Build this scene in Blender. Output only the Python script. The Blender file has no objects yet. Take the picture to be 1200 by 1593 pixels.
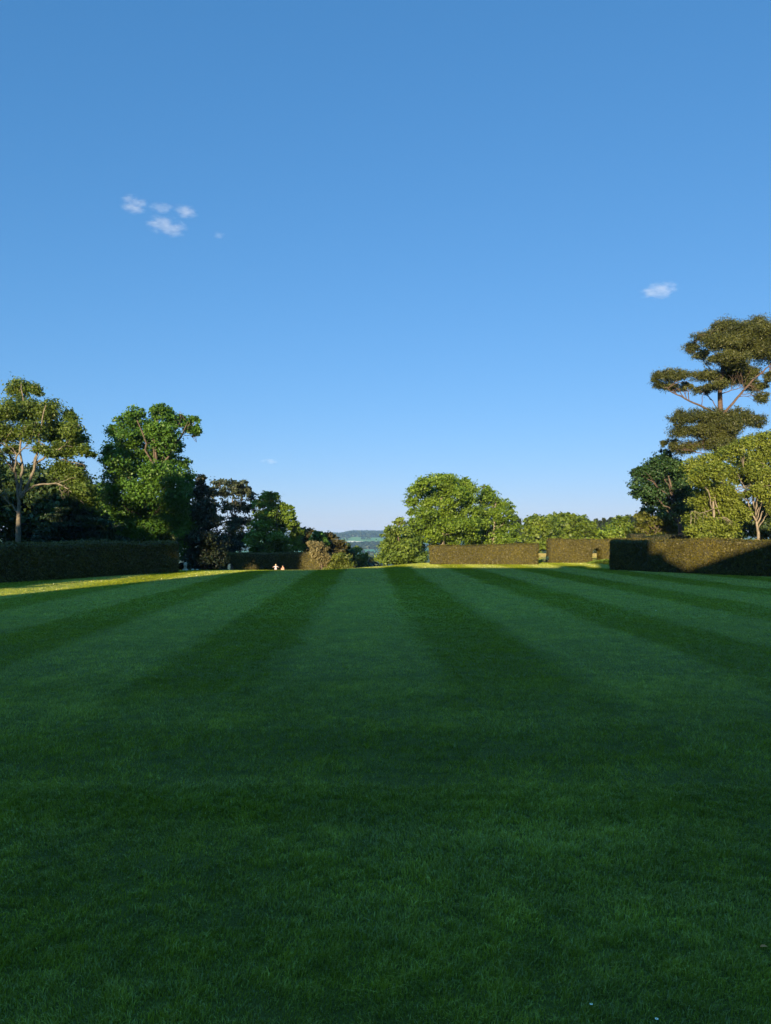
import bpy, math, random
import numpy as np
from mathutils import Vector

random.seed(7)
RNG = np.random.default_rng(11)
C = bpy.context.scene.collection
F = 1150.0                      # focal length in photo pixels (photo is 1200 x 1593)
EYE = 2.8
PITCH = math.atan((838 - 796.5) / F)
CP, SP = math.cos(PITCH), math.sin(PITCH)

# light: low evening sun behind the viewer and a little to the left
SUN_EL = math.radians(10.9)
SUN_H = np.array([-0.25, -0.968]); SUN_H /= np.linalg.norm(SUN_H)


def P(px, py, Y):
    """world point at distance Y (metres along +Y) seen at photo pixel (px, py)"""
    u = (px - 600) / F
    v = (796.5 - py) / F
    yy = CP - v * SP
    zz = SP + v * CP
    k = Y / yy
    return np.array([u * k, Y, EYE + zz * k])


# ------------------------------------------------------------------ noise
def _hash(ix, iy, iz, seed):
    n = (ix * 73856093) ^ (iy * 19349663) ^ (iz * 83492791) ^ (seed * 2654435761 & 0x7fffffff)
    n = (n ^ (n >> 13)) * 1274126177 & 0x7fffffff
    n = (n ^ (n >> 16)) & 0xffff
    return n / 65535.0


def vnoise(p, scale=1.0, seed=0):
    q = np.asarray(p, dtype=np.float64) * scale + 1000.0
    i = np.floor(q).astype(np.int64)
    f = q - i
    f = f * f * (3 - 2 * f)
    r = 0
    for dx in (0, 1):
        wx = f[:, 0] if dx else 1 - f[:, 0]
        for dy in (0, 1):
            wy = f[:, 1] if dy else 1 - f[:, 1]
            for dz in (0, 1):
                wz = f[:, 2] if dz else 1 - f[:, 2]
                r = r + wx * wy * wz * _hash(i[:, 0] + dx, i[:, 1] + dy, i[:, 2] + dz, seed)
    return r * 2 - 1


def fbm(p, scale=1.0, seed=0, octs=3):
    r, a, t = 0, 1.0, 0
    for o in range(octs):
        r = r + a * vnoise(p, scale * 2 ** o, seed + o * 17)
        t += a
        a *= 0.5
    return r / t


def sstep(a, b, x):
    t = np.clip((np.asarray(x, float) - a) / (b - a), 0, 1)
    return t * t * (3 - 2 * t)


# ------------------------------------------------------------------ terrain
_PT = np.array([0, 10, 45, 100, 200, 500, 900, 1400, 1800, 2400, 3200, 4200, 5000, 6000, 9000], float)
_PL = np.array([0, -.35, -2.05, -5.2, -12, -30, -46, -50, -46, -34, -8, 28, 43, 34, 0], float)
_PR = np.array([0, -.02, -.25, -.9, -3, -6, -12, -18, -20, -18, -8, 20, 40, 34, 0], float)


def zg(x, y):
    x = np.asarray(x, float); y = np.asarray(y, float)
    yc = 64 + 18 * sstep(-8, 6, x)
    t = np.maximum(y - yc, 0)
    zl = np.interp(t, _PT, _PL)
    zr = np.interp(t, _PT, _PR)
    a = x / np.maximum(y, 60)
    zl = zl - 16 * sstep(-.044, -.062, a) * sstep(3300, 4600, y)
    w = sstep(0.0, 0.13, a)
    z = zl * (1 - w) + zr * w
    return z


# ------------------------------------------------------------------ object helpers
def tag(o, label=None, cat=None, group=None, kind=None):
    if label: o['label'] = label
    if cat: o['category'] = cat
    if group: o['group'] = group
    if kind: o['kind'] = kind
    return o


def empty(name, loc, label, cat, group=None):
    o = bpy.data.objects.new(name, None)
    C.objects.link(o)
    o.location = [float(c) for c in loc]
    return tag(o, label, cat, group)


def np_mesh(name, verts, faces_flat, sizes, mat, parent=None, origin=None, smooth=False, attrs=None):
    """one mesh object from numpy arrays; faces_flat = vertex ids, sizes = vertices per face"""
    verts = np.asarray(verts, np.float32).reshape(-1, 3)
    if parent is not None and origin is None:
        origin = np.array(parent.location)
    if origin is not None:
        verts = verts - np.asarray(origin, np.float32)
    me = bpy.data.meshes.new(name)
    me.vertices.add(len(verts)); me.vertices.foreach_set('co', verts.ravel())
    faces_flat = np.asarray(faces_flat, np.int32).ravel()
    sizes = np.asarray(sizes, np.int32)
    me.loops.add(len(faces_flat)); me.loops.foreach_set('vertex_index', faces_flat)
    me.polygons.add(len(sizes))
    st = np.zeros(len(sizes), np.int32); st[1:] = np.cumsum(sizes)[:-1]
    me.polygons.foreach_set('loop_start', st)
    if smooth:
        me.polygons.foreach_set('use_smooth', np.ones(len(sizes), bool))
    for an, (dom, typ, data) in (attrs or {}).items():
        a = me.attributes.new(an, typ, dom)
        a.data.foreach_set('color' if typ == 'FLOAT_COLOR' else 'value', np.asarray(data, np.float32).ravel())
    me.update(calc_edges=True)
    me.materials.append(mat)
    o = bpy.data.objects.new(name, me)
    C.objects.link(o)
    if parent is not None:
        o.parent = parent
    elif origin is not None:
        o.location = [float(c) for c in origin]
    return o


class Geo:
    """collects tubes, boxes and free faces for one mesh"""
    def __init__(s): s.v = []; s.f = []; s.n = 0

    def add(s, verts, faces):
        s.v.append(np.asarray(verts, float).reshape(-1, 3))
        s.f += [[i + s.n for i in f] for f in faces]
        s.n += len(s.v[-1])
        return s

    def tube(s, path, radii, k=7, cap=True):
        path = np.asarray(path, float); n = len(path)
        radii = np.broadcast_to(np.asarray(radii, float), (n,))
        t = np.gradient(path, axis=0); t /= np.linalg.norm(t, axis=1, keepdims=True) + 1e-9
        ref = np.array([0.31, 0.95, 0.05]) if abs(t[0] @ np.array([0, 0, 1.])) > .7 else np.array([0, 0, 1.])
        vs = []
        for i in range(n):
            a = np.cross(t[i], ref); a /= np.linalg.norm(a) + 1e-9
            b = np.cross(t[i], a)
            ang = np.linspace(0, 2 * np.pi, k, endpoint=False)
            vs.append(path[i] + radii[i] * (np.cos(ang)[:, None] * a + np.sin(ang)[:, None] * b))
        fs = []
        for i in range(n - 1):
            for j in range(k):
                j2 = (j + 1) % k
                fs.append([i * k + j, i * k + j2, (i + 1) * k + j2, (i + 1) * k + j])
        if cap:
            fs.append(list(range(k))[::-1]); fs.append([(n - 1) * k + j for j in range(k)])
        return s.add(np.vstack(vs), fs)

    def box(s, a, b):
        (x0, y0, z0), (x1, y1, z1) = a, b
        v = [(x0, y0, z0), (x1, y0, z0), (x1, y1, z0), (x0, y1, z0), (x0, y0, z1), (x1, y0, z1), (x1, y1, z1), (x0, y1, z1)]
        return s.add(v, [[0, 3, 2, 1], [4, 5, 6, 7], [0, 1, 5, 4], [1, 2, 6, 5], [2, 3, 7, 6], [3, 0, 4, 7]])

    def build(s, name, mat, parent=None, origin=None, smooth=False):
        v = np.vstack(s.v)
        return np_mesh(name, v, np.concatenate([np.asarray(f) for f in s.f]), [len(f) for f in s.f], mat, parent, origin, smooth)


# ------------------------------------------------------------------ materials
def new_mat(name):
    m = bpy.data.materials.new(name)
    m.use_nodes = True
    nt = m.node_tree
    nt.nodes.clear()
    return m, nt


class N:
    def __init__(s, nt): s.nt = nt

    def n(s, typ, **kw):
        node = s.nt.nodes.new(typ)
        for k, v in kw.items():
            if k.startswith('i_'):
                key = k[2:]
                key = int(key) if key.isdigit() else key.replace('_', ' ')
                s.put(node.inputs[key], v)
            else:
                setattr(node, k, v)
        return node

    def put(s, sock, v):
        if isinstance(v, bpy.types.NodeSocket): s.nt.links.new(v, sock)
        else: sock.default_value = v

    def math(s, op, a, b=0.0, c=None, clamp=False):
        m = s.n('ShaderNodeMath', operation=op, use_clamp=clamp)
        s.put(m.inputs[0], a); s.put(m.inputs[1], b)
        if c is not None: s.put(m.inputs[2], c)
        return m.outputs[0]

    def mix(s, fac, a, b, blend='MIX'):
        m = s.n('ShaderNodeMix', data_type='RGBA', blend_type=blend)
        s.put(m.inputs[0], fac)
        for sock, v in ((m.inputs[6], a), (m.inputs[7], b)):
            if isinstance(v, (tuple, list)) and len(v) == 3: v = (*v, 1)
            s.put(sock, v)
        return m.outputs[2]

    def noise(s, vec, scale, detail=3, rough=.55):
        t = s.n('ShaderNodeTexNoise')
        if vec is not None: s.put(t.inputs['Vector'], vec)
        s.put(t.inputs['Scale'], scale); s.put(t.inputs['Detail'], detail); s.put(t.inputs['Roughness'], rough)
        return t.outputs[0]

    def ramp(s, v, lo, hi, a=0.0, b=1.0):
        m = s.n('ShaderNodeMapRange', interpolation_type='SMOOTHSTEP')
        s.put(m.inputs[0], v); s.put(m.inputs[1], lo); s.put(m.inputs[2], hi); s.put(m.inputs[3], a); s.put(m.inputs[4], b)
        return m.outputs[0]

    def attr(s, name):
        return s.n('ShaderNodeAttribute', attribute_name=name)


def leaf_mat(name, dark, light, extra=None, extra_amt=0.0, transl=0.35, patch=0.25, rough=.5, spec=.3):
    """foliage: colour varies leaf by leaf (tint) and branch by branch (noise); part of the light passes through"""
    m, nt = new_mat(name); k = N(nt)
    t = k.attr('tint').outputs['Fac']
    geo = k.n('ShaderNodeNewGeometry')
    nz = k.noise(geo.outputs['Position'], patch, 3)
    f = k.math('ADD', k.math('MULTIPLY', t, .55), k.math('MULTIPLY', k.ramp(nz, .3, .7), .5))
    col = k.mix(f, dark, light)
    if extra:
        e = k.ramp(k.math('ADD', t, k.math('MULTIPLY', nz, .4)), 1.28 - extra_amt, 1.34 - extra_amt)
        col = k.mix(e, col, extra)
    p = k.n('ShaderNodeBsdfPrincipled', i_Base_Color=col, i_Roughness=rough)
    p.inputs['Specular IOR Level'].default_value = spec
    tr = k.n('ShaderNodeBsdfTranslucent', i_Color=k.mix(.5, col, (light[0] * 1.3, light[1] * 1.25, light[2] * .6)))
    ms = k.n('ShaderNodeMixShader'); k.put(ms.inputs[0], transl)
    nt.links.new(p.outputs[0], ms.inputs[1]); nt.links.new(tr.outputs[0], ms.inputs[2])
    out = k.n('ShaderNodeOutputMaterial'); nt.links.new(ms.outputs[0], out.inputs[0])
    return m


def rough_mat(name, c1, c2, scale=4.0, rough=.85, bump=.3, detail=5):
    m, nt = new_mat(name); k = N(nt)
    tc = k.n('ShaderNodeTexCoord')
    nz = k.noise(tc.outputs['Object'], scale, detail, .65)
    col = k.mix(k.ramp(nz, .32, .68), c1, c2)
    p = k.n('ShaderNodeBsdfPrincipled', i_Base_Color=col, i_Roughness=rough)
    b = k.n('ShaderNodeBump', i_Strength=bump, i_Height=nz)
    nt.links.new(b.outputs[0], p.inputs['Normal'])
    out = k.n('ShaderNodeOutputMaterial'); nt.links.new(p.outputs[0], out.inputs[0])
    return m


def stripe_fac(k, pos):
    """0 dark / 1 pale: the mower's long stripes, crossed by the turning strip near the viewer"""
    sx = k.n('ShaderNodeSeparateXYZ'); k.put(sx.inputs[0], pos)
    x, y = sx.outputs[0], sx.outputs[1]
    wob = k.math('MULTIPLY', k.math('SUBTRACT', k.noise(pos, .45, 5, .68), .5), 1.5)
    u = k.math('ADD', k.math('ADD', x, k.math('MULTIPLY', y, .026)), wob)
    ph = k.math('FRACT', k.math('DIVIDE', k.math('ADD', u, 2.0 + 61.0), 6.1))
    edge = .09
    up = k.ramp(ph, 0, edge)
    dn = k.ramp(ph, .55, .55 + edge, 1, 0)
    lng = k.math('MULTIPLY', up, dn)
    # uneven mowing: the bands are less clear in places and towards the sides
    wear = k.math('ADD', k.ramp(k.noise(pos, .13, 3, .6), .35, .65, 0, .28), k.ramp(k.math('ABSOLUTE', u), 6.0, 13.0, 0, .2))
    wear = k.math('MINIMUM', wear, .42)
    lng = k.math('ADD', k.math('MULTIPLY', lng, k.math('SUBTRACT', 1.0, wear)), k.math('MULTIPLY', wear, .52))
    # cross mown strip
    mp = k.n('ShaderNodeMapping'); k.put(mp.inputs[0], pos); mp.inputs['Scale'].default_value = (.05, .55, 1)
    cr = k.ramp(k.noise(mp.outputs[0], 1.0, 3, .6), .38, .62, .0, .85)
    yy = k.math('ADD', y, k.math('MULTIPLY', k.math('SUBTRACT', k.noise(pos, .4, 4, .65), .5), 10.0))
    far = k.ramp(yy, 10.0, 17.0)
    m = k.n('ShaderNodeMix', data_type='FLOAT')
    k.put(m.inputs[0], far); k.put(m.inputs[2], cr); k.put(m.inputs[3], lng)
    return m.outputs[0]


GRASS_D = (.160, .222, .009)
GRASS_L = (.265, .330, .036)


def lawn_colour(k, pos):
    s = stripe_fac(k, pos)
    mott = k.math('MULTIPLY', k.math('SUBTRACT', k.noise(pos, 1.6, 5, .7), .5), .9)
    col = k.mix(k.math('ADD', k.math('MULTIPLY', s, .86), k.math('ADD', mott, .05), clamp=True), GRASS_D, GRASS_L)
    n1 = k.noise(pos, .9, 4, .6)
    n2 = k.noise(pos, 2.6, 5, .72)
    col = k.mix(1.0, col, k.mix(k.ramp(n2, .30, .70), (.66, .70, .70), (1.30, 1.24, 1.2)), 'MULTIPLY')
    col = k.mix(k.ramp(n1, .35, .7), col, k.mix(.5, col, (.13, .17, .025)))
    return col, s


def grass_mat():
    m, nt = new_mat('grass_blade'); k = N(nt)
    geo = k.n('ShaderNodeNewGeometry')
    col, s = lawn_colour(k, geo.outputs['Position'])
    t = k.attr('tint').outputs['Fac']
    col = k.mix(1.0, col, k.mix(t, (.26, .30, .26), (1.85, 1.62, 1.45)), 'MULTIPLY')
    dry = k.ramp(t, .965, .98)
    col = k.mix(dry, col, (.26, .23, .10))
    p = k.n('ShaderNodeBsdfPrincipled', i_Base_Color=col, i_Roughness=.28)
    p.inputs['Specular IOR Level'].default_value = .5
    k.put(p.inputs['Sheen Weight'], k.math('MULTIPLY', s, .25)); p.inputs['Sheen Roughness'].default_value = .4
    tr = k.n('ShaderNodeBsdfTranslucent', i_Color=k.mix(.35, col, (.20, .28, .03)))
    ms = k.n('ShaderNodeMixShader'); ms.inputs[0].default_value = .38
    nt.links.new(p.outputs[0], ms.inputs[1]); nt.links.new(tr.outputs[0], ms.inputs[2])
    out = k.n('ShaderNodeOutputMaterial'); nt.links.new(ms.outputs[0], out.inputs[0])
    return m


def ground_mat():
    m, nt = new_mat('ground'); k = N(nt)
    geo = k.n('ShaderNodeNewGeometry')
    pos = geo.outputs['Position']
    col, s = lawn_colour(k, pos)
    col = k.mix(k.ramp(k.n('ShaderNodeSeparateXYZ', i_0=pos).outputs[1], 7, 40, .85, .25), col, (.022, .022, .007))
    land = k.attr('land').outputs['Color']
    land = k.mix(k.ramp(k.noise(pos, .02, 5, .65), .3, .7, 0, .45), land, k.mix(1.0, land, (.6, .7, .6), 'MULTIPLY'))
    f = k.attr('lawn').outputs['Fac']
    col = k.mix(f, land, col)
    p = k.n('ShaderNodeBsdfPrincipled', i_Base_Color=col, i_Roughness=.9)
    p.inputs['Specular IOR Level'].default_value = .1
    b = k.n('ShaderNodeBump', i_Strength=.6, i_Height=k.noise(pos, 18, 4, .7)); b.inputs['Distance'].default_value = .04
    nt.links.new(b.outputs[0], p.inputs['Normal'])
    out = k.n('ShaderNodeOutputMaterial'); nt.links.new(p.outputs[0], out.inputs[0])
    return m


M = {}
M['ash'] = leaf_mat('ash_leaf', (.040, .075, .010), (.115, .165, .022), (.20, .155, .035), .14)
M['gold'] = leaf_mat('golden_leaf', (.070, .105, .012), (.190, .230, .030), (.25, .18, .05), .10)
M['chestnut'] = leaf_mat('chestnut_leaf', (.028, .082, .010), (.090, .185, .020), (.15, .17, .02), .07)
M['conifer'] = leaf_mat('dark_conifer_leaf', (.010, .022, .008), (.026, .050, .016), transl=.1)
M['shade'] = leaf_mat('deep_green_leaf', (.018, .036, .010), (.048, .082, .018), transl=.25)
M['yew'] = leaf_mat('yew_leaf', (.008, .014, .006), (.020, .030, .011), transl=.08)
M['greytree'] = leaf_mat('grey_green_leaf', (.022, .034, .016), (.058, .074, .036), transl=.25)
M['lime'] = leaf_mat('lime_leaf', (.045, .090, .008), (.150, .225, .022), transl=.35)
M['oak'] = leaf_mat('oak_leaf', (.045, .095, .008), (.165, .250, .022), (.19, .17, .03), .06)
M['oak_cool'] = leaf_mat('willow_leaf', (.055, .100, .014), (.160, .225, .034), (.19, .16, .05), .07)
M['beech'] = leaf_mat('beech_leaf', (.050, .090, .010), (.140, .195, .020))
M['fresh'] = leaf_mat('fresh_leaf', (.090, .150, .014), (.190, .255, .028))
M['spruce'] = leaf_mat('spruce_needle', (.008, .016, .008), (.022, .034, .016), transl=.05)
M['holm'] = leaf_mat('shaded_holm_oak_leaf', (.012, .034, .010), (.034, .076, .018), transl=.12)  # shade lying on this oak is put into its darker leaf colour
M['olive'] = leaf_mat('olive_leaf', (.055, .072, .012), (.140, .150, .024))
M['pine'] = leaf_mat('pine_needle', (.024, .036, .008), (.080, .088, .018), (.12, .09, .025), .07, transl=.1)
M['tan'] = leaf_mat('tan_leaf', (.12, .105, .045), (.235, .205, .095), (.10, .09, .03), .1)
M['copper'] = leaf_mat('copper_leaf', (.050, .046, .016), (.105, .092, .030), (.10, .11, .02), .3)
M['bush'] = leaf_mat('bush_leaf', (.058, .085, .012), (.140, .165, .025), (.18, .15, .04), .1)
M['hedge'] = leaf_mat('yew_hedge_leaf', (.042, .039, .005), (.104, .090, .010), (.13, .085, .018), .15, transl=.1, patch=.45)
M['hedge_core'] = rough_mat('hedge_inside', (.020, .020, .008), (.045, .040, .014), 9, .95, .6)
M['bark'] = rough_mat('bark', (.10, .085, .062), (.22, .19, .14), 3.5, .9, .6)
M['bark_pale'] = rough_mat('pale_bark', (.15, .13, .09), (.34, .29, .20), 2.5, .9, .5)
M['bark_ash'] = rough_mat('grey_bark', (.07, .063, .046), (.17, .145, .10), 2.5, .9, .5)
M['bark_dark'] = rough_mat('dark_bark', (.045, .035, .026), (.11, .082, .06), 3.5, .95, .7)
M['bark_pine'] = rough_mat('pine_bark', (.04, .028, .021), (.10, .066, .046), 3.0, .9, .7)
M['stone'] = rough_mat('weathered_stone', (.19, .18, .14), (.36, .34, .28), 6, .9, .4)
M['grass'] = grass_mat()
M['ground'] = ground_mat()

# ------------------------------------------------------------------ foliage
def leaf_quads(c, out, L, W, rng, up=.35, rnd=.8, hang=0.0):
    """c: leaf centres, out: outward directions -> (n*4, 3) vertices of folded pointed leaves"""
    n = len(c)
    nrm = out * .6 + np.array([0, 0, up]) + rng.normal(0, rnd, (n, 3)) * .7
    nrm /= np.linalg.norm(nrm, axis=1, keepdims=True) + 1e-9
    a = rng.normal(0, 1, (n, 3)) + out * .5 + np.array([0, 0, -hang])
    a -= nrm * np.sum(a * nrm, axis=1, keepdims=True)
    a /= np.linalg.norm(a, axis=1, keepdims=True) + 1e-9
    b = np.cross(nrm, a)
    s = rng.uniform(.5, 1.55, (n, 1))
    l = a * (L * .5) * s; w = b * (W * .5) * s; fo = nrm * (W * .18) * s
    v = np.empty((n, 4, 3))
    v[:, 0] = c - l - fo; v[:, 1] = c + w + fo - l * .15; v[:, 2] = c + l - fo; v[:, 3] = c - w + fo - l * .15
    return v.reshape(-1, 3)


def quads_obj(name, v, tint, mat, parent=None, origin=None):
    n = len(v) // 4
    return np_mesh(name, v, np.arange(n * 4), np.full(n, 4), mat, parent, origin, False,
                   {'tint': ('FACE', 'FLOAT', tint)})


def crown_points(lobes, cover, L, W, rng, clump=None, per=22, flat=.6, inner=.5):
    """leaf centres + outward directions for a crown made of ellipsoid lobes ((centre), (radii))"""
    cs, outs, tints = [], [], []
    for c, r in lobes:
        c = np.asarray(c); r = np.asarray(r)
        rm = float(np.prod(r)) ** (1 / 3)
        n = int(cover * 4 * np.pi * rm * rm / (L * W * .55))
        ncl = max(3, n // per)
        d = rng.normal(0, 1, (ncl, 3)); d /= np.linalg.norm(d, axis=1, keepdims=True)
        rad = inner + (1 - inner) * np.sqrt(rng.random(ncl))
        rad = rad * (1 + .28 * vnoise(d * 2.2 + c * .37, 1.0, 5))
        cc = c + d * r * rad[:, None]
        sg = min(clump, .36 * rm) if clump else np.clip(.27 * rm, .12, .6)
        off = rng.normal(0, 1, (ncl, per, 3)) * sg * np.array([1, 1, flat]) * rng.uniform(.6, 1.3, (ncl, 1, 1))
        pts = (cc[:, None, :] + off).reshape(-1, 3)
        o = np.repeat(d, per, axis=0)
        ct = rng.random(ncl)
        t = np.clip(.45 * np.repeat(ct, per) + .55 * rng.random(ncl * per), 0, 1)
        cs.append(pts); outs.append(o); tints.append(t)
    return np.vstack(cs), np.vstack(outs), np.concatenate(tints)


def px_lobes(lst, d, spread, rng, rdepth=1.0):
    res = []
    for l in lst:
        px, py, rx, ry = l[:4]
        dy = l[4] if len(l) > 4 else rng.uniform(-1, 1) * spread
        c = P(px, py, d + dy)
        s = (d + dy) / F
        res.append((c, np.array([rx * s, max(rx, ry) * s * rdepth, ry * s])))
    return res


def split_lobes(lobes, k, rng, f=(.38, .62)):
    """each bough of a crown breaks into smaller leaf masses with gaps between them"""
    out = []
    for c, r in lobes:
        for _ in range(k):
            d = rng.normal(0, 1, 3); d /= np.linalg.norm(d); d[2] = d[2] * .8 + .15
            q = rng.uniform(*f)
            out.append((c + d * r * rng.uniform(.5, .8), r * q * rng.uniform(.85, 1.15, 3)))
    return out


def limb_path(a, b, rng, n=7, sag=.12, wig=.05):
    """a curved bough from a to b: rises first, then spreads"""
    a = np.asarray(a, float); b = np.asarray(b, float)
    L = np.linalg.norm(b - a)
    mid = a * .5 + b * .5 + np.array([0, 0, sag * L])
    t = np.linspace(0, 1, n)[:, None]
    p = (1 - t) ** 2 * a + 2 * (1 - t) * t * mid + t ** 2 * b
    w = rng.normal(0, wig * L, (n, 3)); w[0] = 0; w[-1] *= .3
    return p + w * np.sin(np.pi * np.linspace(0, 1, n))[:, None] * .6


def tree(name, label, cat, base_px, d, lst, leaf, bark, group=None, cover=2.0, L=.34, W=.2, spread=None, trunk_r=.3,
         fork=.42, limbs=None, limb_parts=False, per=24, flat=.6, inner=.5, up=.35, hang=0., twigs=3, clump=None,
         rdepth=1.0, seed=0, sub=5, body=.55, auto=True, trunk_px=None, limb_r=.5):
    rng = np.random.default_rng(100 + seed)
    x = P(base_px, 838, d)[0]
    z0 = float(zg(x, d))
    root = empty(name, (x, d, z0), label, cat, group)
    if spread is None:
        xs = [l[0] for l in lst]
        spread = (max(xs) - min(xs)) * .35 * d / F
    lobes = px_lobes(lst, d, spread, rng, rdepth)
    cen = np.mean([c for c, r in lobes], axis=0)
    top = max(c[2] for c, r in lobes)
    base = np.array([x, d, z0 - .15])
    # trunk
    if trunk_px:
        tp = np.array([P(px, py, d) for px, py in trunk_px])
        tp[0] = base
    else:
        ft = base * 1.0
        ft[0] += (cen[0] - x) * .25; ft[2] = z0 + (cen[2] - z0) * (fork + .15)
        tt = ft * 1.0
        tt[0] = x + (cen[0] - x) * .8; tt[1] = d + (cen[1] - d) * .6; tt[2] = z0 + (top - z0) * .82
        tp = np.vstack([base, base * .5 + ft * .5 + rng.normal(0, .06, 3), ft, ft * .5 + tt * .5 + rng.normal(0, .3, 3), tt])
    nseg = len(tp)
    tr = np.linspace(1, .28, nseg) * trunk_r
    g = Geo()
    flare = np.vstack([tp[0], tp[0] * .93 + tp[1] * .07, tp[1:]]) if nseg > 1 else tp
    rr = np.concatenate([[trunk_r * 1.55, trunk_r * 1.08], tr[1:]])
    g.tube(flare, rr, 9)
    tip_from = []
    parts = []
    if limbs:
        for lm in limbs:
            w = lm.get('r', trunk_r * limb_r)
            dy = lm.get('dy', 0.0)
            pts = lm['p']; m = len(pts)
            path = np.array([P(px, py, d + dy * i / (m - 1)) for i, (px, py) in enumerate(pts)])
            # resample smoothly
            tt_ = np.linspace(0, m - 1, (m - 1) * 3 + 1)
            path = np.stack([np.interp(tt_, np.arange(m), path[:, j]) for j in range(3)], 1)
            path[1:-1] = (path[:-2] + 2 * path[1:-1] + path[2:]) / 4
            path[1:-1] += rng.normal(0, .05, (len(path) - 2, 3))
            lg = Geo() if limb_parts else g
            lg.tube(path, np.linspace(w, w * .3, len(path)), 7)
            for q in range(twigs * 2):
                i = rng.integers(len(path) // 3, len(path))
                cl = min(lobes, key=lambda l: np.linalg.norm(l[0] - path[i]))
                b = cl[0] + rng.normal(0, .6, 3) * cl[1]
                if np.linalg.norm(b - path[i]) < 7:
                    lg.tube(limb_path(path[i], b, rng, 6), np.linspace(w * .3, .02, 6), 5)
            if limb_parts: parts.append(lg)
    if auto:
        for li, (c, r) in enumerate(lobes):
            if len(lobes) > 9 and li % 3: continue
            hfrac = np.clip((c[2] - z0) / (top - z0) * .62, .18, .8)
            zt = z0 + hfrac * (top - z0)
            i = np.clip(np.searchsorted(tp[:, 2], zt), 1, nseg - 1)
            f_ = (zt - tp[i - 1, 2]) / max(tp[i, 2] - tp[i - 1, 2], .01)
            a = tp[i - 1] + (tp[i] - tp[i - 1]) * np.clip(f_, 0, 1)
            ln = np.linalg.norm(c - a)
            w = max(.04, min(trunk_r * .35, .018 * ln + .02))
            lg = Geo() if limb_parts else g
            pth = limb_path(a, c, rng)
            lg.tube(pth, np.linspace(w, w * .35, len(pth)), 6)
            for q in range(twigs):
                dr = rng.normal(0, 1, 3); dr /= np.linalg.norm(dr); dr[2] = abs(dr[2]) * .8
                e = c + dr * r * .9
                st = pth[rng.integers(3, len(pth))]
                lg.tube(limb_path(st, e, rng, 5), np.linspace(w * .4, .02, 5), 4)
            if limb_parts: parts.append(lg)
    g.build('trunk', bark, root, smooth=True)
    for lg in parts: lg.build('limb', bark, root, smooth=True)
    if sub:
        p1 = crown_points(lobes, cover * body, L, W, rng, clump, per, flat, inner)
        p2 = crown_points(split_lobes(lobes, sub, rng), cover * .6, L, W, rng, clump, per, flat, inner)
        pts, outs, tint = (np.concatenate(q) for q in zip(p1, p2))
    else:
        pts, outs, tint = crown_points(lobes, cover, L, W, rng, clump, per, flat, inner)
    quads_obj('crown', leaf_quads(pts, outs, L, W, rng, up, .8, hang), tint, leaf, root)
    return root


# ------------------------------------------------------------------ clipped hedges
def sweep(stations, width, ztop, zbot, rng, nz=14, end_round=.35, seed=0, lean=.02, corner=.22, skip_caps=()):
    """hedge body along stations (n,2): returns verts, faces; ztop / zbot per station"""
    st = np.asarray(stations, float); n = len(st)
    t = np.gradient(st, axis=0); t /= np.linalg.norm(t, axis=1, keepdims=True)
    nr = np.stack([t[:, 1], -t[:, 0]], 1)            # to the right of travel
    prof = []
    hs = np.linspace(0, 1, nz)
    s_len = np.concatenate([[0], np.cumsum(np.linalg.norm(np.diff(st, axis=0), axis=1))])
    vs = []
    for i in range(n):
        e = min(s_len[i], s_len[-1] - s_len[i])
        hw = width / 2
        if end_round and not (skip_caps and ((0 in skip_caps and s_len[i] < s_len[-1] / 2) or (1 in skip_caps and s_len[i] >= s_len[-1] / 2))):
            q = min(e / end_round, 1)
            hw = hw - end_round * (1 - math.sqrt(max(0, 1 - (1 - q) ** 2))) * .8
        row = []
        for h in hs:
            z = zbot[i] + (ztop[i] - zbot[i] - corner) * h
            row.append((hw * (1 + lean * (1 - h)), z))
        for a in (.4, .8):
            row.append((hw - corner * (1 - math.cos(a * math.pi / 2)), ztop[i] - corner + corner * math.sin(a * math.pi / 2)))
        for w in (.66, .33, 0):
            row.append((hw * w, ztop[i]))
        full = [(w, z) for w, z in row] + [(-w, z) for w, z in row[-2::-1]]
        for w, z in full:
            vs.append((st[i, 0] + nr[i, 0] * w, st[i, 1] + nr[i, 1] * w, z))
    m = len(full)
    v = np.array(vs)
    d = np.stack([fbm(v, .55, seed + 3), fbm(v, .55, seed + 31), fbm(v, .35, seed + 57) * .8], 1) * .17
    d += np.stack([vnoise(v, 3.1, seed + 4), vnoise(v, 3.1, seed + 5), vnoise(v, 3.1, seed + 6)], 1) * .045
    v = v + d
    fs = []
    for i in range(n - 1):
        for j in range(m - 1):
            fs.append([i * m + j, i * m + j + 1, (i + 1) * m + j + 1, (i + 1) * m + j])
        fs.append([i * m + m - 1, i * m, (i + 1) * m, (i + 1) * m + m - 1])
    half = m // 2
    for cap, i in ((0, 0), (1, n - 1)):
        if cap in skip_caps: continue
        for j in range(half):
            a, b = i * m + j, i * m + j + 1
            c_, d_ = i * m + m - 1 - j - 1, i * m + m - 1 - j
            if b == c_: f = [a, b, d_]
            else: f = [a, b, c_, d_]
            fs.append(f if cap == 1 else f[::-1])
    return v, fs


def resample(pts, step=.3):
    pts = np.asarray(pts, float)
    s = np.concatenate([[0], np.cumsum(np.linalg.norm(np.diff(pts, axis=0), axis=1))])
    n = max(4, int(s[-1] / step))
    t = np.linspace(0, s[-1], n)
    return np.stack([np.interp(t, s, pts[:, j]) for j in range(2)], 1)


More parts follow.
